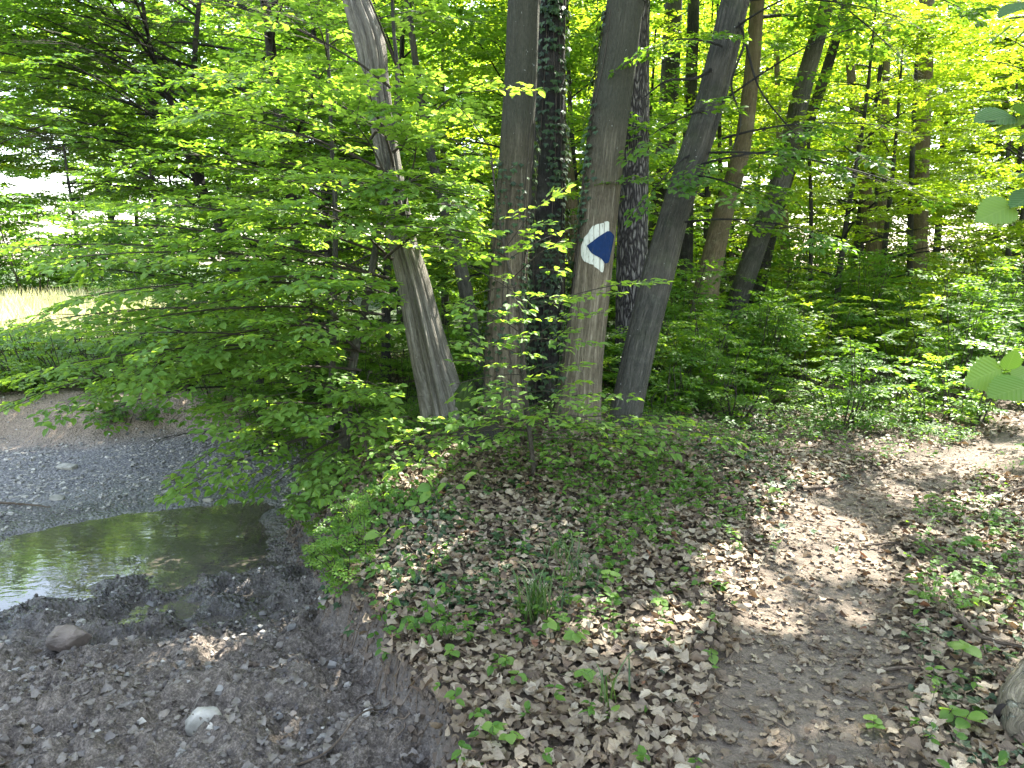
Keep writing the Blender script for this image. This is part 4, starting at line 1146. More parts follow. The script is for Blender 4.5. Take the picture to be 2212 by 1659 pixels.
# thicket on the right beyond the path
for row in range(9):
    y = 7.3 + row * .95
    for q in range(9):
        x = 1.5 + row * .2 + q * (.8 + row * .06) + rng.normal(0, .2); yy = y + rng.normal(0, .3) + .1 * q
        u, v, f = pix(np.array([x, yy, .1]))
        if u[0] > 2450: continue
        if float(seg_dist(np.array([x]), np.array([yy]), PATHL)[0]) < .75: continue
        i = rng.choice([0, 1, 4, 5]) if row < 2 else rng.choice([0, 1, 2, 3])
        put_shrub(int(i), x, yy, rng.uniform(.8, 1.1) * (1 + .06 * row), 'young hornbeam bush in the dense green thicket right of the clump', 'bushes in the thicket right of the clump')
for i in range(90):
    y = rng.uniform(15, 32); x = rng.uniform(-.12 * y, .8 * y)
    put_shrub(int(rng.choice([0, 2, 3, 3])), x, y, rng.uniform(1.1, 1.9), 'sunlit bush on the woodland floor far beyond the clump', 'far bushes on the woodland floor')
for i in range(26):
    a = -1.02 + .62 * i / 25; r = rng.uniform(33, 37)
    put_shrub(int(rng.choice([0, 1, 2])), r * math.sin(a), r * math.cos(a), rng.uniform(2.6, 3.8), 'rounded bush in the hedge beyond the sunny meadow', 'hedge bushes beyond the meadow')
for i in range(44):
    y = rng.uniform(25, 33); x = rng.uniform(-.1 * y, .85 * y)
    put_shrub(int(rng.choice([0, 2, 3, 3])), x, y, rng.uniform(2.2, 3.4), 'tall bush filling the far background of the wood', 'tall bushes in the far background')
# behind the clump
for x in np.arange(-1.8, 2.4, .6):
    for y in (8.0, 9.2, 10.6):
        put_shrub(int(rng.choice([0, 1, 2])), x + rng.normal(0, .15), y + rng.normal(0, .2), rng.uniform(.8, 1.1), 'low leafy bush growing just behind the trunks of the clump', 'bushes behind the clump')
# far left bank
for x in np.arange(-9.5, -2.4, .75):
    for y, i in ((11.3, 4), (12.1, 0), (13.2, 1)):
        put_shrub(i if x < -6 else int(rng.choice([1, 5, 2])), x + rng.normal(0, .2), y + rng.normal(0, .25), rng.uniform(.8, 1.1) * (.8 if x < -5.2 else 1.1), 'leafy bush on the far side of the stream bed above the sand bank', 'bushes above the sand bank')
for x in np.arange(-10, -3.6, .42):
    for y in (9.75, 10.3, 11.2):
        put_shrub(4, x + rng.normal(0, .15), y + rng.normal(0, .15), rng.uniform(1.15, 1.6), 'low bright green bush along the top of the sand bank', 'low bushes along the sand bank')
for x in np.arange(-10.5, -4.6, .4):
    for y in (11.6, 12.4):
        put_shrub(3, x + rng.normal(0, .12), y + rng.normal(0, .15), rng.uniform(.42, .56), 'knee high bright green bush behind the sand bank before the sunny meadow', 'knee high bushes before the meadow')
for (u, v, i, s, l_) in [(270, 905, 5, .75, 'broadest scrubby plant growing on the face of the sand bank'), (330, 900, 5, .5, 'small scrubby plant at the right end of the sand bank'), (230, 918, 4, .45, 'smallest scrubby plant low on the face of the sand bank')]:
    g = on_ground(u, v)
    put_shrub(i, g[0], g[1], s, l_, 'scrub on the sand bank')
for y in np.arange(3.7, 6.6, .16):
    x = float(np.interp(y, BY, BX)) + rng.uniform(.05, .55) * np.interp(y, [3.7, 6.5], [.5, 1.0])
    put_shrub(4, x, y, rng.uniform(.28, .5), 'small bright leafy plant spilling over the edge of the bank beside the pool', 'small plants along the bank edge', 'leafy_plant')
for (x, y, s) in [(-2.5, 7.9, .9), (-2.0, 8.6, 1.1), (-2.9, 9.3, 1.1), (-2.2, 9.8, 1.2), (-3.2, 10.4, 1.1), (-1.6, 7.7, .8)]:
    put_shrub(int(rng.choice([1, 2])), x, y, s, 'dark bush overhanging the stream bed behind the young hornbeam', 'dark bushes over the stream bed')

# ------------------------------------------------------------------ ground cover
def scatter(n, x0, x1, y0, y1, dens):
    out = []
    x = rng.uniform(x0, x1, n); y = rng.uniform(y0, y1, n)
    k = rng.random(n) < dens(x, y)
    return x[k], y[k]
def gnormal(x, y, e=.03):
    return norm(np.stack([-(height(x + e, y, False) - height(x - e, y, False)) / (2 * e), -(height(x, y + e, False) - height(x, y - e, False)) / (2 * e), np.ones_like(x)], -1))
def in_view(x, y, z=None, m=90):
    z = height(x, y, False) if z is None else z
    u, v, f = pix(np.stack([x, y, z], -1))
    return (u > -m) & (u < 2212 + m) & (v > -m) & (v < 1659 + m) & (y > .5)

# dead leaves
def litter_density(x, y):
    k, wet, sb, sdp = masks(x, y)
    pa = path_mask(x, y)
    d = np.where(k > .5, 1.0 - .76 * pa, (.03 + .10 * sstep(3.9, 3.0, y)) * (1 - .9 * wet) + .006)
    d = np.where((k > .3) & (k < .75), .25, d)
    d = np.where((sdp < .12) & (k < .5), 0, d)
    d = d * np.where(y > 8, .6, 1)
    d = np.where((k < .5) & (y > 6), d * .25, d)
    return d * np.clip(.35 + 1.3 * fbm(x * 2.3, y * 2.3, 61, 3), 0, 1.2)
lx_, ly_ = scatter(74000, -4.5, 3.6, 1.9, 6.0, litter_density)
l2x, l2y = scatter(26000, -4, 8, 6.0, 13, litter_density)
LXY = np.concatenate([np.stack([lx_, ly_], 1), np.stack([l2x, l2y], 1)])
LXY = LXY[in_view(LXY[:, 0], LXY[:, 1])]
n = len(LXY); x, y = LXY.T
pz = height(x, y); nr = gnormal(x, y)
tiltv = rng.normal(0, 1, (n, 3)) * (rng.random(n) ** 1.5 * .95 + .05)[:, None]
nn = norm(nr + tiltv)
az = rng.uniform(0, 6.28, n)
dd = np.stack([np.cos(az), np.sin(az), rng.normal(0, .15, n)], 1)
size = .018 + .05 * rng.random(n) ** 1.4 * np.where(masks(x, y)[0] < .5, .7, 1) * np.where(path_mask(x, y) > .5, .75, 1)
lay = rng.random(n) ** 1.3
pos = np.stack([x, y, pz + .004 + lay * .036 * np.where(path_mask(x, y) > .4, .2, 1)], 1)
rr = np.clip(rng.beta(2.4, 1.8, n) * (.35 + .75 * lay ** .6), 0, 1)  # lower leaves darker: damp, and depth shade put into the colour
kk = masks(x, y)[0]; pp = path_mask(x, y)
rr = np.where(kk < .5, rr * .8, rr)
u, v, f = pix(pos)
vis = (u > 0) & (u < 2212) & (v > 0) & (v < 1659)
score = np.where(vis, size / f, 0)
order = np.argsort(-score)
from mathutils import Matrix
def dead_single(j, parent, protos):
    S, D, N = frames(dd[j][None], nn[j][None])
    o = link('fallen_leaf', protos[j % len(protos)][min(4, int(rr[j] * 5))], parent)
    z = float(size[j])
    o.matrix_local = Matrix([[S[0][i] * z, D[0][i] * z, N[0][i] * z, pos[j][i]] for i in range(3)] + [[0, 0, 0, 1]])
protos = {}
for M_ in (M_DEAD, M_DEADMUD):
    protos[M_] = []
    for T in [dead_leaf_fine(q) for q in range(12)]:
        row = []
        for q in range(5):
            L = Leaves(); L.add([0, 0, 0], [0, 1, 0], [0, 0, 1], 1., (q + .5) / 5)
            row.append(L.mesh('fallen_leaf', T, M_, smooth=True))
        protos[M_].append(row)
taken = np.zeros(n, bool)
for nm, sel, lim in (('forest_floor', (kk >= .5) & (pp <= .5), 295), ('footpath', (kk >= .5) & (pp > .5), 200), ('stream_bed', kk < .5, 120)):
    c = 0
    for j in order:
        if c >= lim or score[j] <= 0: break
        if sel[j]: dead_single(j, ground[nm], protos[M_DEADMUD if nm == 'stream_bed' else M_DEAD]); taken[j] = True; c += 1
rest = ~taken
for q, T in enumerate(DEAD):
    for M_, cond in ((M_DEAD, kk >= .5), (M_DEADMUD, kk < .5)):
        k = rest & cond & (np.arange(n) % len(DEAD) == q)
        link('leaf_litter', Leaves().mesh('leaf_litter', T, M_, [pos[k], dd[k], nn[k], size[k], rr[k]], True), kind='stuff')
CR = (np.array([[0, 0, 0], [-.4, .5, .15], [0, 1, -.05], [.35, .45, .1]]), [np.array([[0, 3, 2], [0, 2, 1]])])
qx, qy = scatter(52000, -3.8, 4.2, 1.9, 8.5, lambda x, y: (.25 + .75 * path_mask(x, y) + .5 * (masks(x, y)[0] < .6)) * (masks(x, y)[3] > .02) * np.clip(2.2 * fbm(x * 2.6, y * 2.6, 62, 3) - .45, 0, 1))
k_ = in_view(qx, qy); qx, qy = qx[k_], qy[k_]; m_ = len(qx)
a_ = rng.uniform(0, 6.28, m_)
ar_ = [np.stack([qx, qy, height(qx, qy) + .004], 1), np.stack([np.cos(a_), np.sin(a_), rng.normal(0, .3, m_)], 1), np.stack([rng.normal(0, .4, m_), rng.normal(0, .4, m_), np.ones(m_)], 1), rng.uniform(.006, .026, m_), rng.beta(2.4, 1.6, m_)]
mk = masks(qx, qy)[0] < .5
link('leaf_crumbs', Leaves().mesh('leaf_crumbs', CR, M_DEAD, [q[~mk] for q in ar_]), kind='stuff')
link('leaf_crumbs', Leaves().mesh('leaf_crumbs', CR, M_DEADMUD, [q[mk] for q in ar_]), kind='stuff')
# crumbling soil on the face of the bank
ex, ey = scatter(60000, -2.6, .1, 2.3, 7.5, lambda x, y: ((masks(x, y)[0] > .02) & (masks(x, y)[0] < .97)) * 1.0)
m_ = len(ex); a_ = rng.uniform(0, 6.28, m_); es = .005 + .024 * rng.random(m_) ** 4
_r = np.random.default_rng(5); EV = np.array([[x, y, z] for z in (-1, 1) for x, y in ((-1, -1), (1, -1), (1, 1), (-1, 1))], float) * [.5, .55, .45] + _r.normal(0, .13, (8, 3))
ECL = (EV, [np.array([[0, 3, 2, 1], [4, 5, 6, 7], [0, 1, 5, 4], [1, 2, 6, 5], [2, 3, 7, 6], [3, 0, 4, 7]])])
link('soil_crumbs', Leaves().mesh('soil_crumbs', ECL, M_SOILC, [np.stack([ex, ey, height(ex, ey)], 1), np.stack([np.cos(a_), np.sin(a_), rng.normal(0, .5, m_)], 1), rng.normal(0, 1, (m_, 3)), es, rng.random(m_)]), kind='stuff')
print('soil crumbs', m_)
print('litter', n, 'crumbs', m_)

# low green plants: ivy and seedlings
def green_density(x, y):
    k, wet, sb, sdp = masks(x, y)
    z = height(x, y, False); u, v, f = pix(np.stack([x, y, z], -1))
    pa = path_mask(x, y)
    d = .10 + 0 * x
    d = np.where((u > 600) & (u < 1700) & (v < 1210), .5, d)
    d = np.where((u > 600) & (u < 980) & (v < 1400), .95, d)
    d = np.where((u > 980) & (u < 1350) & (v > 1180) & (v < 1400), .42, d)
    d = np.where((u > 1380) & (u < 1720) & (v > 960) & (v < 1130), .95, d)
    d = np.where((u > 1980) & (v > 1060), .32, d)
    d = np.where((v < 960), .5, d)
    d = np.where((v > 1420) & (u < 1950), .035, d)
    d = d * (1 - .97 * pa) * (k > .35)
    return d * np.clip(2.6 * fbm(x * 1.8, y * 1.8, 91, 3) - .5, 0, 1.3)
gx, gy = scatter(46000, -2.6, 4.2, 2.1, 9.5, green_density)
k = in_view(gx, gy); gx, gy = gx[k], gy[k]
gz = height(gx, gy)
groups = {'ground_ivy': (IVY, M_IVY, Leaves(), Sticks()), 'seedling_cover': (LEAF6, M_LEAFD, Leaves(), Sticks())}
for i in range(len(gx)):
    kind = 'ground_ivy' if vnoise(gx[i] * 1.1, gy[i] * 1.1, 95) > .52 and rng.random() < .85 else 'seedling_cover'
    T, m, L, S = groups[kind]
    u_ = pix(np.array([gx[i], gy[i], gz[i]]))
    slope = (u_[0][0] < 960)
    h = rng.uniform(.015, .06) if kind == 'ground_ivy' else rng.uniform(.03, .13)
    b = np.array([gx[i], gy[i], gz[i]])
    m_ = rng.integers(1, 3) if kind == 'ground_ivy' else rng.integers(2, 6)
    top = b + np.array([rng.normal(0, .02), rng.normal(0, .02) - .01, h])
    S.add(b, top, .0011, .0008)
    a = rng.uniform(0, 6.28, m_)
    d = np.stack([np.cos(a), np.sin(a), rng.normal(-.05 if not slope else -.5, .25, m_)], 1)
    nn_ = np.stack([rng.normal(0, .3, m_), rng.normal(-.1 if not slope else -.6, .3, m_), np.ones(m_)], 1)
    L.add(top - np.stack([0 * a, 0 * a, rng.random(m_) * h * .4], 1), d, nn_, rng.uniform(.014, .048, m_) * (1.1 if kind == 'ground_ivy' else 1))
for nm, (T, m, L, S) in groups.items():
    link(nm, L.mesh(nm, T, m), kind='stuff')
    link(nm.replace('ivy', 'ivy_stems').replace('seedling_cover', 'seedling_stems'), S.mesh(nm, M_TWIG), kind='stuff')
print('green', len(gx))

# individual seedlings standing in the litter
def seedling(u, v, label, n=6, h=.12, leaf=.05, mat=M_LEAFN, group=None, cat='seedling'):
    g = on_ground(u, v)
    t = thing('seedling', g, label, cat, group)
    for s in range(max(1, n // 4)):
        top = g + np.array([rng.normal(0, .03), rng.normal(0, .03), h * rng.uniform(.7, 1.1)])
        twig(t, [g, (g + top) / 2 + rng.normal(0, .006, 3), top], .0018, .001, 'stem', M_TWIG)
        for q in range(4):
            a = q * 1.57 + rng.random()
            big_leaf(t, top - [0, 0, rng.random() * .02], [math.cos(a), math.sin(a), rng.normal(-.1, .2)], [rng.normal(0, .2), rng.normal(-.1, .2), 1], leaf * rng.uniform(.8, 1.15), rng.random(), mat)
for (u, v, l, n, h, lf) in [
  (705, 1375 - 40, 'seedling hanging from the steep lip of the bank above the mud', 4, .1, .05), (1240, 1500, 'bright yellow green seedling alone in the leaf litter near the bottom', 4, .10, .05),
  (1075, 1440, 'low seedling just below the arching grass tuft', 6, .06, .045), (1130, 1480, 'pale green seedling in the litter a hand below the arching grass tuft', 4, .08, .045), (960, 1440, 'small seedling in the litter near the lip of the bank', 4, .06, .045), (1330, 1290, 'leafy seedling right of the smaller grass tuft', 6, .10, .05), (1420, 1330, 'single small seedling between the grass tufts and the sunny path', 4, .08, .045),
  (1540, 1440, 'tiny seedling in thick litter just left of the bare path', 6, .07, .045), (1100, 1610, 'low cluster of small leaves sprouting at the bottom edge beside the bank', 8, .06, .05),
  (1690, 1090, 'small bright seedling catching the sun at the left edge of the path', 6, .12, .05), (2120, 1200, 'sunlit yellow green seedling right of the path', 8, .10, .055),
  (2060, 1450, 'maple seedling with lobed leaves beside the pale log', 6, .12, .07), (1890, 1600, 'small seedling on the right edge of the path at the bottom', 6, .08, .05), (2040, 1560, 'seedling in dark litter left of the lower end of the pale log', 4, .08, .055), (2090, 1600, 'tall stalked seedling close against the lower end of the pale log', 4, .1, .06),
  (1990, 1300, 'seedling on the right path edge beside the long arching twig', 6, .08, .05), (2150, 1330, 'seedling at the right edge above the pale log', 4, .1, .05), (1330, 1560, 'tiny seedling beside the sparse wide bladed grass', 4, .05, .04), (1270, 1410, 'seedling in the litter below the smaller grass tuft', 6, .08, .05), (1190, 1395, 'upright seedling at the foot of the arching grass tuft', 4, .12, .05), (2010, 1110, 'tall seedling on the right side of the path where it bends', 6, .15, .055)]:
    seedling(u, v, l or 'small green seedling poking through the brown leaf litter', n, h, lf, group=None if l else 'seedlings in the leaf litter')

# grass tufts
def grass_tuft(u, v, label, n=60, h=.28, spread=.05):
    g = on_ground(u, v); t = thing('grass_tuft', g, label, 'grass')
    for s in range(n):
        a = rng.uniform(0, 6.28); hh = h * rng.uniform(.5, 1.1); ln = rng.uniform(.2, .9) * hh
        d = np.array([math.cos(a), math.sin(a), 0]); b = np.array([*(rng.normal(0, spread, 2)), -.01])
        pts = smooth_path([b, b + d * ln * .25 + [0, 0, hh * .55], b + d * ln * .65 + [0, 0, hh * .85], b + d * ln * 1.1 + [0, 0, hh * .75]], 8)
        sd = np.cross(d, [0, 0, 1]); wd = np.array([.003, .0035, .0035, .003, .0028, .002, .0013, .0003])[:, None]
        V = np.concatenate([pts - sd * wd, pts + sd * wd])
        F = np.array([[i, i + 1, i + 9, i + 8] for i in range(7)])
        link('blade', raw_mesh('blade', V, [F], {'rnd': np.full(16, rng.random()), 'lx': np.full(16, .2), 'ly': np.full(16, .3)}, True, [M_GRASS]), t)
grass_tuft(1165, 1335, 'arching tuft of thin woodland grass on the front of the mound', 60, .25, .045)
grass_tuft(1250, 1265, 'smaller grass tuft to the right behind the arching tuft', 26, .18, .05)
grass_tuft(1310, 1530, 'sparse wide bladed grass lying over the leaf litter near the bottom', 14, .2, .03)
grass_tuft(1215, 1210, 'thin grass tuft high on the mound among ivy', 40, .16, .06)

# meadow grass beyond, in full sun
mx = rng.uniform(-30, -6.5, 16000); my = rng.uniform(14.5, 34, 16000)
L = Leaves(); a = rng.uniform(0, 6.28, len(mx))
L.add(np.stack([mx, my, height(mx, my, False)], 1), np.stack([np.cos(a) * .35, np.sin(a) * .35, np.ones_like(a)], 1), np.stack([np.sin(a), -np.cos(a), 0 * a], 1), rng.uniform(.35, .8, len(mx)))
p_, d_, n_, s_, r_ = L.cat()
GB = (np.array([[-.012, 0, 0], [.012, 0, 0], [.016, .5, .05], [0, 1, .2], [-.016, .5, .05]]), [np.array([[0, 1, 2, 4]]), np.array([[4, 2, 3]])])
link('meadow_grass', L.mesh('meadow_grass', GB, M_MEADOW), kind='stuff')

# ------------------------------------------------------------------ ivy on the trunks
def ivy(label, V, path, n, th0, th1, s0, s1, rings, mat=M_IVY, big=.06):
    """leaves sit on the trunk's own vertices (grid rings x n)"""
    m = len(V) // rings
    G = V.reshape(m, rings, 3)
    L = Leaves(); S = Sticks()
    C = G.mean(1)
    i = rng.integers(int(m * s0), int(m * s1), n)
    th = rng.normal((th0 + th1) / 2, (th1 - th0) / 3.2, n)
    wob = .35 * np.sin(i * .13)
    j = (((th + wob) / (2 * math.pi)) % 1 * rings).astype(int) % rings
    p = G[i, j]; out = norm(p - C[i])
    p = p + out * rng.uniform(.008, .045, n)[:, None]
    sd = rng.normal(0, .5, n)[:, None] * np.cross(out, [0, 0, 1.])
    L.add(p, np.array([0, 0, -1.]) + sd + out * .45, out + rng.normal(0, .25, (n, 3)) + np.array([0, 0, .35]), rng.uniform(.5, 1.1, n) * big)
    base = C[int(m * max(s0, .02))]
    t = thing('ivy', (base[0], base[1], base[2]), label, 'ivy')
    off = np.array(t.location)
    for st in range(4):
        jj = th0 + (th1 - th0) * (st + .5) / 4
        ks = np.arange(int(m * s0), int(m * s1), 3)
        q = ((jj + .25 * np.sin(ks * .09 + st * 2)) / (2 * math.pi) % 1 * rings).astype(int) % rings
        pts = G[ks, q] - off; o2 = norm(G[ks, q] - C[ks])
        S.path(pts + o2 * .006, .006, .003)
    link('vine', S.mesh('vine', M_TWIG, 5), t)
    arr = L.cat(); arr[0] = arr[0] - off
    link('ivy_leaves', L.mesh('ivy_leaves', IVY, mat, arr), t, kind='stuff')
def ring_angle(V, rings, side):
    """angle index whose vertex looks towards `side` (a world direction)"""
    G = V.reshape(-1, rings, 3); k = len(G) // 3
    d = (G[k] - G[k].mean(0)) @ np.asarray(side, float)
    return int(np.argmax(d)) / rings * 2 * math.pi
a = ring_angle(V3, 72, (.35, -1, 0)); ivy('dark glossy ivy hanging down the front of the dark back trunk', V3, a3p, 900, a - 1.2, a + 1.5, .12, .8, 72, big=.06)
a = ring_angle(V4, 88, (-1, -.15, 0)); ivy('ivy climbing the left edge of the marked trunk', V4, a4p, 520, a - .45, a + .35, .05, .62, 88, big=.05)
a = ring_angle(V2, 72, (-.9, -.5, 0)); ivy('small leaved ivy on the left and front of the upright brown trunk', V2, a2p, 420, a - .7, a + 1.4, .06, .4, 72, big=.045)
a = ring_angle(V2, 72, (1, -.3, 0)); ivy('ivy strand in the gap on the right edge of the upright brown trunk', V2, a2p, 260, a - .3, a + .3, .12, .45, 72, big=.05)
# moss on the dead trunk's foot
def clump_mesh(name, cpos, rx, ry, rz, seed, mat, n1=26, n2=16, amp=.25):
    th = np.linspace(0, 2 * math.pi, n1, endpoint=False); ph = np.linspace(.02, math.pi - .02, n2)
    TH, PH = np.meshgrid(th, ph)
    r = 1 + amp * 2 * (fbm(TH * 1.3 / 1 + np.cos(TH) * 2, PH * 2 + np.sin(TH) * 2, seed, 4) - .5)
    x = rx * r * np.sin(PH) * np.cos(TH); y = ry * r * np.sin(PH) * np.sin(TH); z = rz * r * np.cos(PH)
    V = np.stack([x, y, z], -1).reshape(-1, 3)
    i = np.arange(n2 - 1)[:, None] * n1; j = np.arange(n1)[None]; k = (j + 1) % n1
    F = np.stack([i + j, i + n1 + j, i + n1 + k, i + k], -1).reshape(-1, 4)
    caps = [np.arange(n1)[None, ::-1] * 1, (np.arange(n1) + (n2 - 1) * n1)[None]]
    return raw_mesh(name, V, [F, caps[0], caps[1]], None, True, [mat])
g = P(1000, 880, 6.2)
o = link('moss', clump_mesh('moss', g, .10, .10, .22, 3, M_MOSS, 40, 26, .35), D1); o.location = g - np.array(D1.location); o.rotation_euler = (0, .25, 0)
# stump and roots at the foot of the clump
g = on_ground(1035, 955)
t = thing('tree_stump', g, 'low dark rotten stump between the dead trunk and the upright trunk', 'stump')
V, F, B = tube(np.array([[0, 0, -.1], [0, 0, .0], [.01, 0, .06], [.01, 0, .10], [.0, 0, .105]]), np.array([.16, .15, .13, .10, .01]), 30, flute_shape(66, .25, .3, .1))
link('rotten_wood', raw_mesh('rotten_wood', V, [F], {'bark': B}, True, [M_DARKBARK]), t)

S = Sticks()
for i in range(110):
    y = rng.uniform(2.6, 6.2); x = float(np.interp(y, BY, BX)) + rng.uniform(.0, .25) * np.interp(y, [3, 6], [.6, 2.5])
    z = hz(x, y); q = [np.array([x, y, z + .01])]
    for k_ in range(5):
        q.append(q[-1] + np.array([rng.normal(-.018, .015), rng.normal(-.012, .02), 0])); q[-1][2] = min(q[-2][2] - .004, hz(q[-1][0], q[-1][1]) + .012)
    S.path(smooth_path(np.array(q), 12), rng.uniform(.0012, .004), .0007)
link('hanging_roots', S.mesh('hanging_roots', M_STICK, 4), kind='stuff')
# ------------------------------------------------------------------ stones, pebbles, clods
def rock(u, v, rx, ry, rz, seed, mat, label, name='stone', rot=0, flatf=True):
    g = on_ground(u, v)
    r = np.random.default_rng(seed)
    import bmesh
    bm = bmesh.new()
    for q in range(26):
        d = norm(r.normal(0, 1, 3)); d = d / np.abs(d).max() ** .55
        bm.verts.new((d[0] * rx, d[1] * ry, d[2] * rz))
    bmesh.ops.convex_hull(bm, input=bm.verts)
    for vtx in [q for q in bm.verts if not q.link_faces]: bm.verts.remove(vtx)
    bmesh.ops.bevel(bm, geom=list(bm.edges), offset=min(rx, rz) * .06, segments=1, affect='EDGES')
    bmesh.ops.triangulate(bm, faces=list(bm.faces))
    bmesh.ops.subdivide_edges(bm, edges=list(bm.edges), cuts=2, use_grid_fill=True)
    for q in bm.verts:
        c_ = q.co; k_ = float(fbm(c_.x * 45 + c_.z * 31, c_.y * 45 + c_.z * 17, seed, 4)) - .5
        q.co = c_ * (1 + .22 * k_)
    me = bpy.data.meshes.new(name); bm.to_mesh(me); bm.free(); me.materials.append(mat)
    o = link(name, me, None, label, 'stone', loc=(g[0], g[1], hz(g[0], g[1]) + rz * .12)); o.rotation_euler = (.1, .12, rot)
    return o
rock(438, 1558, .072, .055, .045, 4, M_STONE, 'pale angular limestone lying on the mud below the pool', rot=.5)
rock(152, 1402, .10, .07, .055, 8, M_WETSTONE, 'brown blocky stone half sunk in wet mud at the pool edge', rot=.2)
rock(212, 1676, .065, .04, .022, 12, M_STONE, 'pale flat stone cut by the bottom edge at the left')
rock(145, 1012, .10, .06, .04, 15, M_STONE, 'pale flat stone alone on the far gravel left')
rock(375, 1035, .09, .06, .035, 18, M_WETSTONE, 'brown flat stone on the gravel near the drooping leaves')
rock(124, 1078, .06, .05, .03, 21, M_STONE, 'small pale stone on the gravel near the pool')
rock(660, 1085 - 12, .05, .04, .035, 23, M_STONE, 'pale stone at the far right corner of the pool')
rock(450, 1085 - 5, .05, .035, .025, 27, M_STONE, 'white flat stone at the far rim of the pool')
rock(620, 1030 - 14, .06, .045, .03, 29, M_STONE, 'pale stone under the drooping leaves behind the pool')
rock(250, 1260 - 15, .07, .03, .02, 31, M_CLOD, 'dark mud lump sticking out of the pool at its near left', 'mud_lump')
rock(495, 1218, .045, .03, .025, 33, M_CLOD, 'small dark lump sticking out of the middle of the pool', 'mud_lump')
def pebble_tmpl(seed):
    r = np.random.default_rng(seed)
    V = np.array([[x, y, z] for z in (-1, 1) for x, y in ((-1, -1), (1, -1), (1, 1), (-1, 1))], float)
    V = V * [.5, .38, .2] + r.normal(0, .09, (8, 3)); V[4:, :2] *= .7
    return V, [np.array([[0, 3, 2, 1], [4, 5, 6, 7], [0, 1, 5, 4], [1, 2, 6, 5], [2, 3, 7, 6], [3, 0, 4, 7]])]
PT = [pebble_tmpl(i) for i in range(5)]
def peb_density(x, y):
    k, wet, sb, sdp = masks(x, y)
    d = np.where(y > 5.6, .9, .18) * (k < .5) * (1 - .85 * sb) * (sdp > .03)
    d = np.where((y > 6) & (x > -4) & (y < 7.6), d * 1.1, d)
    return d * np.clip(2 * fbm(x * 1.6, y * 1.6, 71, 3) - .35, 0, 1)
bx_, by_ = scatter(34000, -8, -.3, 2.6, 9.3, peb_density)
k = in_view(bx_, by_); bx_, by_ = bx_[k], by_[k]
n = len(bx_); sz = .012 + .035 * rng.random(n) ** 4 + .01 * rng.random(n)
pos = np.stack([bx_, by_, height(bx_, by_) + sz * .08], 1)
a = rng.uniform(0, 6.28, n); dd = np.stack([np.cos(a), np.sin(a), rng.normal(0, .15, n)], 1); nn = np.stack([rng.normal(0, .2, n), rng.normal(0, .2, n), np.ones(n)], 1)
rr = rng.random(n)
f = pix(pos)[2]; order = np.argsort(-sz / f)[:260]
pm = []
for T in PT:
    row = []
    for q in range(4):
        L = Leaves(); L.add([0, 0, 0], [0, 1, 0], [0, 0, 1], 1., (q + .5) / 4); row.append(L.mesh('pebble', T, M_PEB))
    pm.append(row)
S, D, N = frames(dd, nn)
for j in order:
    o = link('pebble', pm[j % 5][min(3, int(rr[j] * 4))], ground['stream_bed']); z = float(sz[j])
    o.matrix_local = Matrix([[S[j][i] * z, D[j][i] * z, N[j][i] * z, pos[j][i]] for i in range(3)] + [[0, 0, 0, 1]])
rest = np.ones(n, bool); rest[order] = False
for q, T in enumerate(PT):
    k = rest & (np.arange(n) % 5 == q)
    link('gravel', Leaves().mesh('gravel', T, M_PEB, [pos[k], dd[k], nn[k], sz[k], rr[k]]), kind='stuff')
print('pebbles', n)
# mud crumbs
cx_, cy_ = scatter(20000, -3.6, -.2, 2.5, 5.6, lambda x, y: (masks(x, y)[0] < .75) * (masks(x, y)[3] > -.1) * np.clip(2 * fbm(x * 3, y * 3, 73, 3) - .5, 0, 1))
n = len(cx_); sz = .006 + .018 * rng.random(n) ** 4
pos = np.stack([cx_, cy_, height(cx_, cy_) + sz * .1], 1); a = rng.uniform(0, 6.28, n)
CT = (PT[1][0] * [1, 1.2, 2.0], PT[1][1])
link('mud_crumbs', Leaves().mesh('mud_crumbs', CT, M_CLOD, [pos, np.stack([np.cos(a), np.sin(a), rng.normal(0, .3, n)], 1), np.stack([rng.normal(0, .4, n), rng.normal(0, .4, n), np.ones(n)], 1), sz, rng.random(n)]), kind='stuff')

# ------------------------------------------------------------------ sticks on the ground
def stick(pts, r0, r1, label, name='fallen_stick', mat=M_STICK, lift=.012):
    W = []
    for u, v in pts:
        g = on_ground(u, v); W.append([g[0], g[1], hz(g[0], g[1]) + lift + rng.random() * .01])
    R = smooth_path(W, 26); R[:, :2] += (fbm(np.arange(26) * .5, 0 * np.arange(26) + r0 * 999, 5, 2) - .5)[:, None] * .02
    c = R[13].copy()
    V, F, B = tube(R - c, np.linspace(r0, r1, 26), 8, lambda th, s: 1 + .3 * (vnoise(th, s * 20, 7) - .5))
    me = raw_mesh(name, V, [F], {'bark': B}, True, [mat])
    return link(name, me, None, label, 'stick', loc=tuple(c))
stick([(970, 960), (1060, 955), (1180, 950), (1290, 958)], .012, .006, 'long grey stick lying across the top of the mound below the clump')
stick([(1690, 1085), (1715, 1060), (1740, 1045)], .016, .008, 'short forked stick standing on the left edge of the path')
stick([(1730, 1062), (1790, 1055), (1830, 1048)], .014, .009, 'brown stick lying across the far end of the bare path')
stick([(1860, 1185), (1930, 1180), (1990, 1185)], .007, .004, 'thin straight stick on the sunlit part of the path')
stick([(1600, 1665), (1680, 1690 - 40), (1700, 1590), (1560, 1530)], .004, .002, 'thin curved twig on the path near the bottom edge')
stick([(1400, 1590 - 180), (1440, 1415), (1475, 1412)], .010, .007, 'short dark stick in the litter left of the path')
stick([(600, 1655), (700, 1640), (780, 1600), (835, 1560)], .005, .003, 'thin pale root curving over the mud at the foot of the bank')
stick([(530, 1430), (570, 1440), (600, 1455)], .012, .007, 'dark short branch lying in the mud in the lower left')
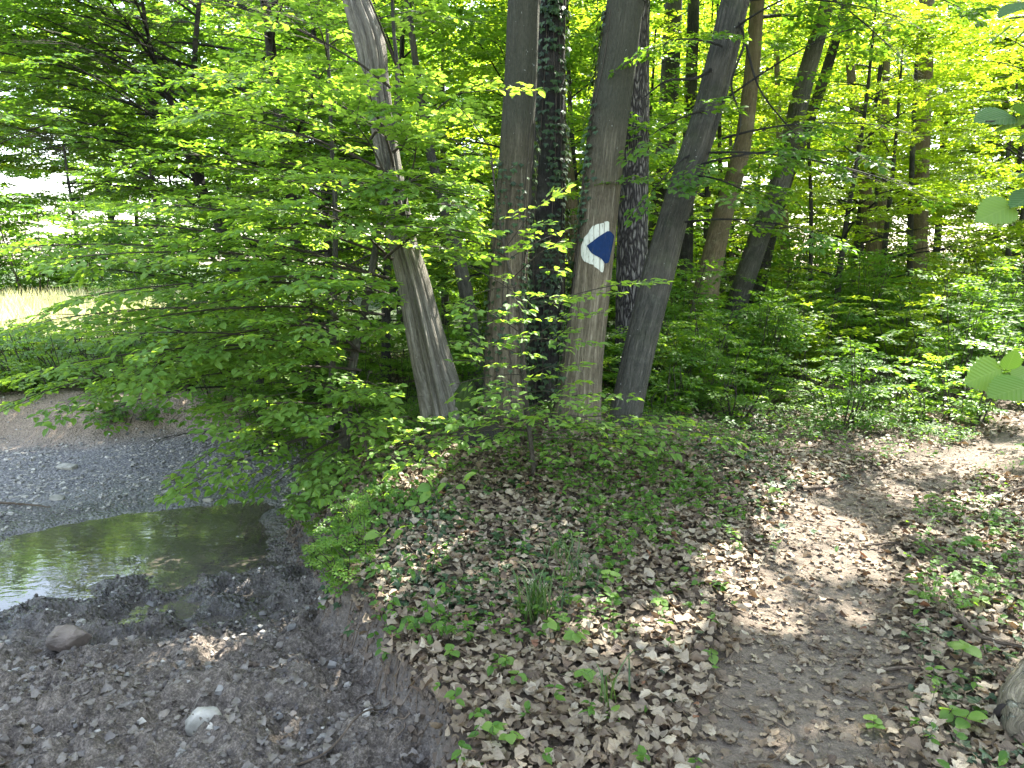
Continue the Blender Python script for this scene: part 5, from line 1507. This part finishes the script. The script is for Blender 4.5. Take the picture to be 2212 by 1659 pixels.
stick([(1900, 1455), (2020, 1450), (2130, 1462)], .009, .005, 'thin stick pointing at the broken end of the pale log')
stick([(1895, 1500), (2000, 1485), (2100, 1490)], .006, .004, 'second thin stick below the one pointing at the pale log')
stick([(2250, 1060), (2170, 1085), (2140, 1140), (2130, 1180)], .008, .004, 'bent pale stick arching at the right edge', lift=.05)
stick([(1960, 1180), (2080, 1250), (2190, 1300), (2260, 1310)], .010, .006, 'long arching twig over the litter right of the path', lift=.06)
stick([(2060, 1350), (2120, 1400), (2200, 1420), (2260, 1430)], .012, .007, 'dark twig lying above the pale log', lift=.04)
stick([(0, 1092), (60, 1094), (110, 1100)], .012, .006, 'dark stick lying at the gravel edge far left')
S = Sticks()
sx, sy = scatter(1500, -2.5, 4, 2, 9, lambda x, y: (masks(x, y)[0] > .2) * .8)
for i in range(len(sx)):
    a = rng.uniform(0, 6.28); l = rng.uniform(.05, .22); b = np.array([sx[i], sy[i], 0]); e = b + np.array([math.cos(a) * l, math.sin(a) * l, 0]); m = (b + e) / 2 + np.array([*rng.normal(0, .012, 2), 0])
    P3 = np.array([b, m, e]); P3[:, 2] = height(P3[:, 0], P3[:, 1]) + .012 + rng.random() * .015
    S.path(P3, rng.uniform(.001, .0035), .001)
link('twig_litter', S.mesh('twig_litter', M_STICK, 4), kind='stuff')

# pale log at the right edge
base = on_ground(2185, 1560)
t = thing('fallen_log', (base[0], base[1], base[2]), 'pale broken log with flaking bark lying at the bottom right edge', 'log')
off = np.array(t.location)
W = np.array([P(2285, 1370, base[1] + .34), P(2225, 1430, base[1] + .18), P(2190, 1490, base[1] + .06), P(2182, 1545, base[1] - .03), P(2188, 1600, base[1] - .10), P(2196, 1640, base[1] - .14)])
W[:, 2] = height(W[:, 0], W[:, 1]) + np.array([.10, .085, .065, .05, .04, .03])
R = smooth_path(W, 60)
V, F, B = tube(R - off, np.concatenate([np.full(44, .047), np.linspace(.046, .022, 16)]), 56, flute_shape(77, .34, 0, nf=7))
link('bark', raw_mesh('bark', V, [F], {'bark': B}, True, [M_LOG]), t)
fm = np.array([f_ for f_ in F if fbm(V[f_[0]][0] * 14 + V[f_[0]][2] * 9, V[f_[0]][1] * 14 + V[f_[0]][2] * 11, 88, 3) > .47])
uu, inv_ = np.unique(fm, return_inverse=True)
nrm_ = norm(V - np.repeat(R - off, 56, 0))
link('loose_bark', raw_mesh('loose_bark', (V + nrm_ * .005)[uu], [inv_.reshape(-1, 4)], {'bark': B[uu]}, True, [M_BARKB]), t)
R = smooth_path([W[4] + [.0, .02, -.005], W[5] + [.015, -.04, 0], W[5] + [.03, -.12, -.01]], 20)
V, F, B = tube(R - off, np.concatenate([np.linspace(.030, .022, 17), [.018, .012, .002]]), 24, flute_shape(78, .4, 0))
link('broken_end', raw_mesh('broken_end', V, [F], {'bark': B}, True, [M_STICK]), t)
hp = W[3] + np.array([-.040, -.012, .022])
o = link('painted_hollow', clump_mesh('painted_hollow', hp, .022, .018, .03, 9, M_HOLLOW, 24, 16, .3), t); o.location = hp - off; o.rotation_euler = (.2, .5, .3)  # solid dark lump, coloured as the shaded inside of a hollow
# a branch stub near the leaning trunk: bare twigs from it
w_ = Wood()
p0 = a5p[int(np.searchsorted(a5p[:, 2], P(1545, 150, 6.5)[2]))]
def bare(parent, pts, r0, r1, name='branch', mat=M_DARKBARK):
    R = smooth_path(pts, 24); off = np.array(parent.location)
    V, F, B = tube(R - off, np.linspace(r0, r1, 24), 7)
    link(name, raw_mesh(name, V, [F], {'bark': B}, True, [mat]), parent)
bare(A5, [P(1535, 150, 6.45), P(1500, 170, 6.3), P(1440, 175, 6.2), P(1385, 215, 6.1)], .016, .005)
bare(A5, [P(1590, 40, 6.5), P(1608, 90, 6.4), P(1580, 180, 6.3), P(1600, 260, 6.2), P(1580, 330, 6.2)], .012, .005)
bare(A5, [P(1610, 90, 6.4), P(1640, 190, 6.3), P(1700, 270, 6.2), P(1760, 330, 6.1)], .010, .003)
# boughs with dark leaves in front of the right part
t = A5
cr = Crown(.066); w = Wood()
for b in [(1560, 300, 6.4, 1900, 270, 5.6), (1530, 330, 6.4, 1950, 400, 5.7), (1500, 360, 6.4, 1850, 330, 5.5), (1480, 480, 6.3, 1750, 500, 5.7), (1560, 220, 6.4, 1850, 60, 5.6), (1590, 60, 6.4, 1800, -40, 5.6), (1620, 0, 6.3, 1950, 40, 5.5), (1500, 380, 6.4, 1620, 420, 5.8), (1700, -80, 6.2, 2080, 20, 5.3), (1700, -60, 6.3, 1950, 130, 5.8), (1500, 330, 6.4, 1400, 420, 6.0), (1520, 240, 6.4, 1400, 300, 6.0), (1560, 100, 6.4, 1440, 90, 6.0)]:
    a = P(*b[:3]); e = P(*b[3:]); L = np.linalg.norm(e - a)
    limb(cr, w, a, e, .05, .01, max(4, int(L * 5)), .5, 1.0, .2, .1)
cr.L.filter(sun_ok)
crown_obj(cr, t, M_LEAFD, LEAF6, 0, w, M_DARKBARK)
print('all done, tris', sum(len(m.loops) - 2 * len(m.polygons) for m in bpy.data.meshes))
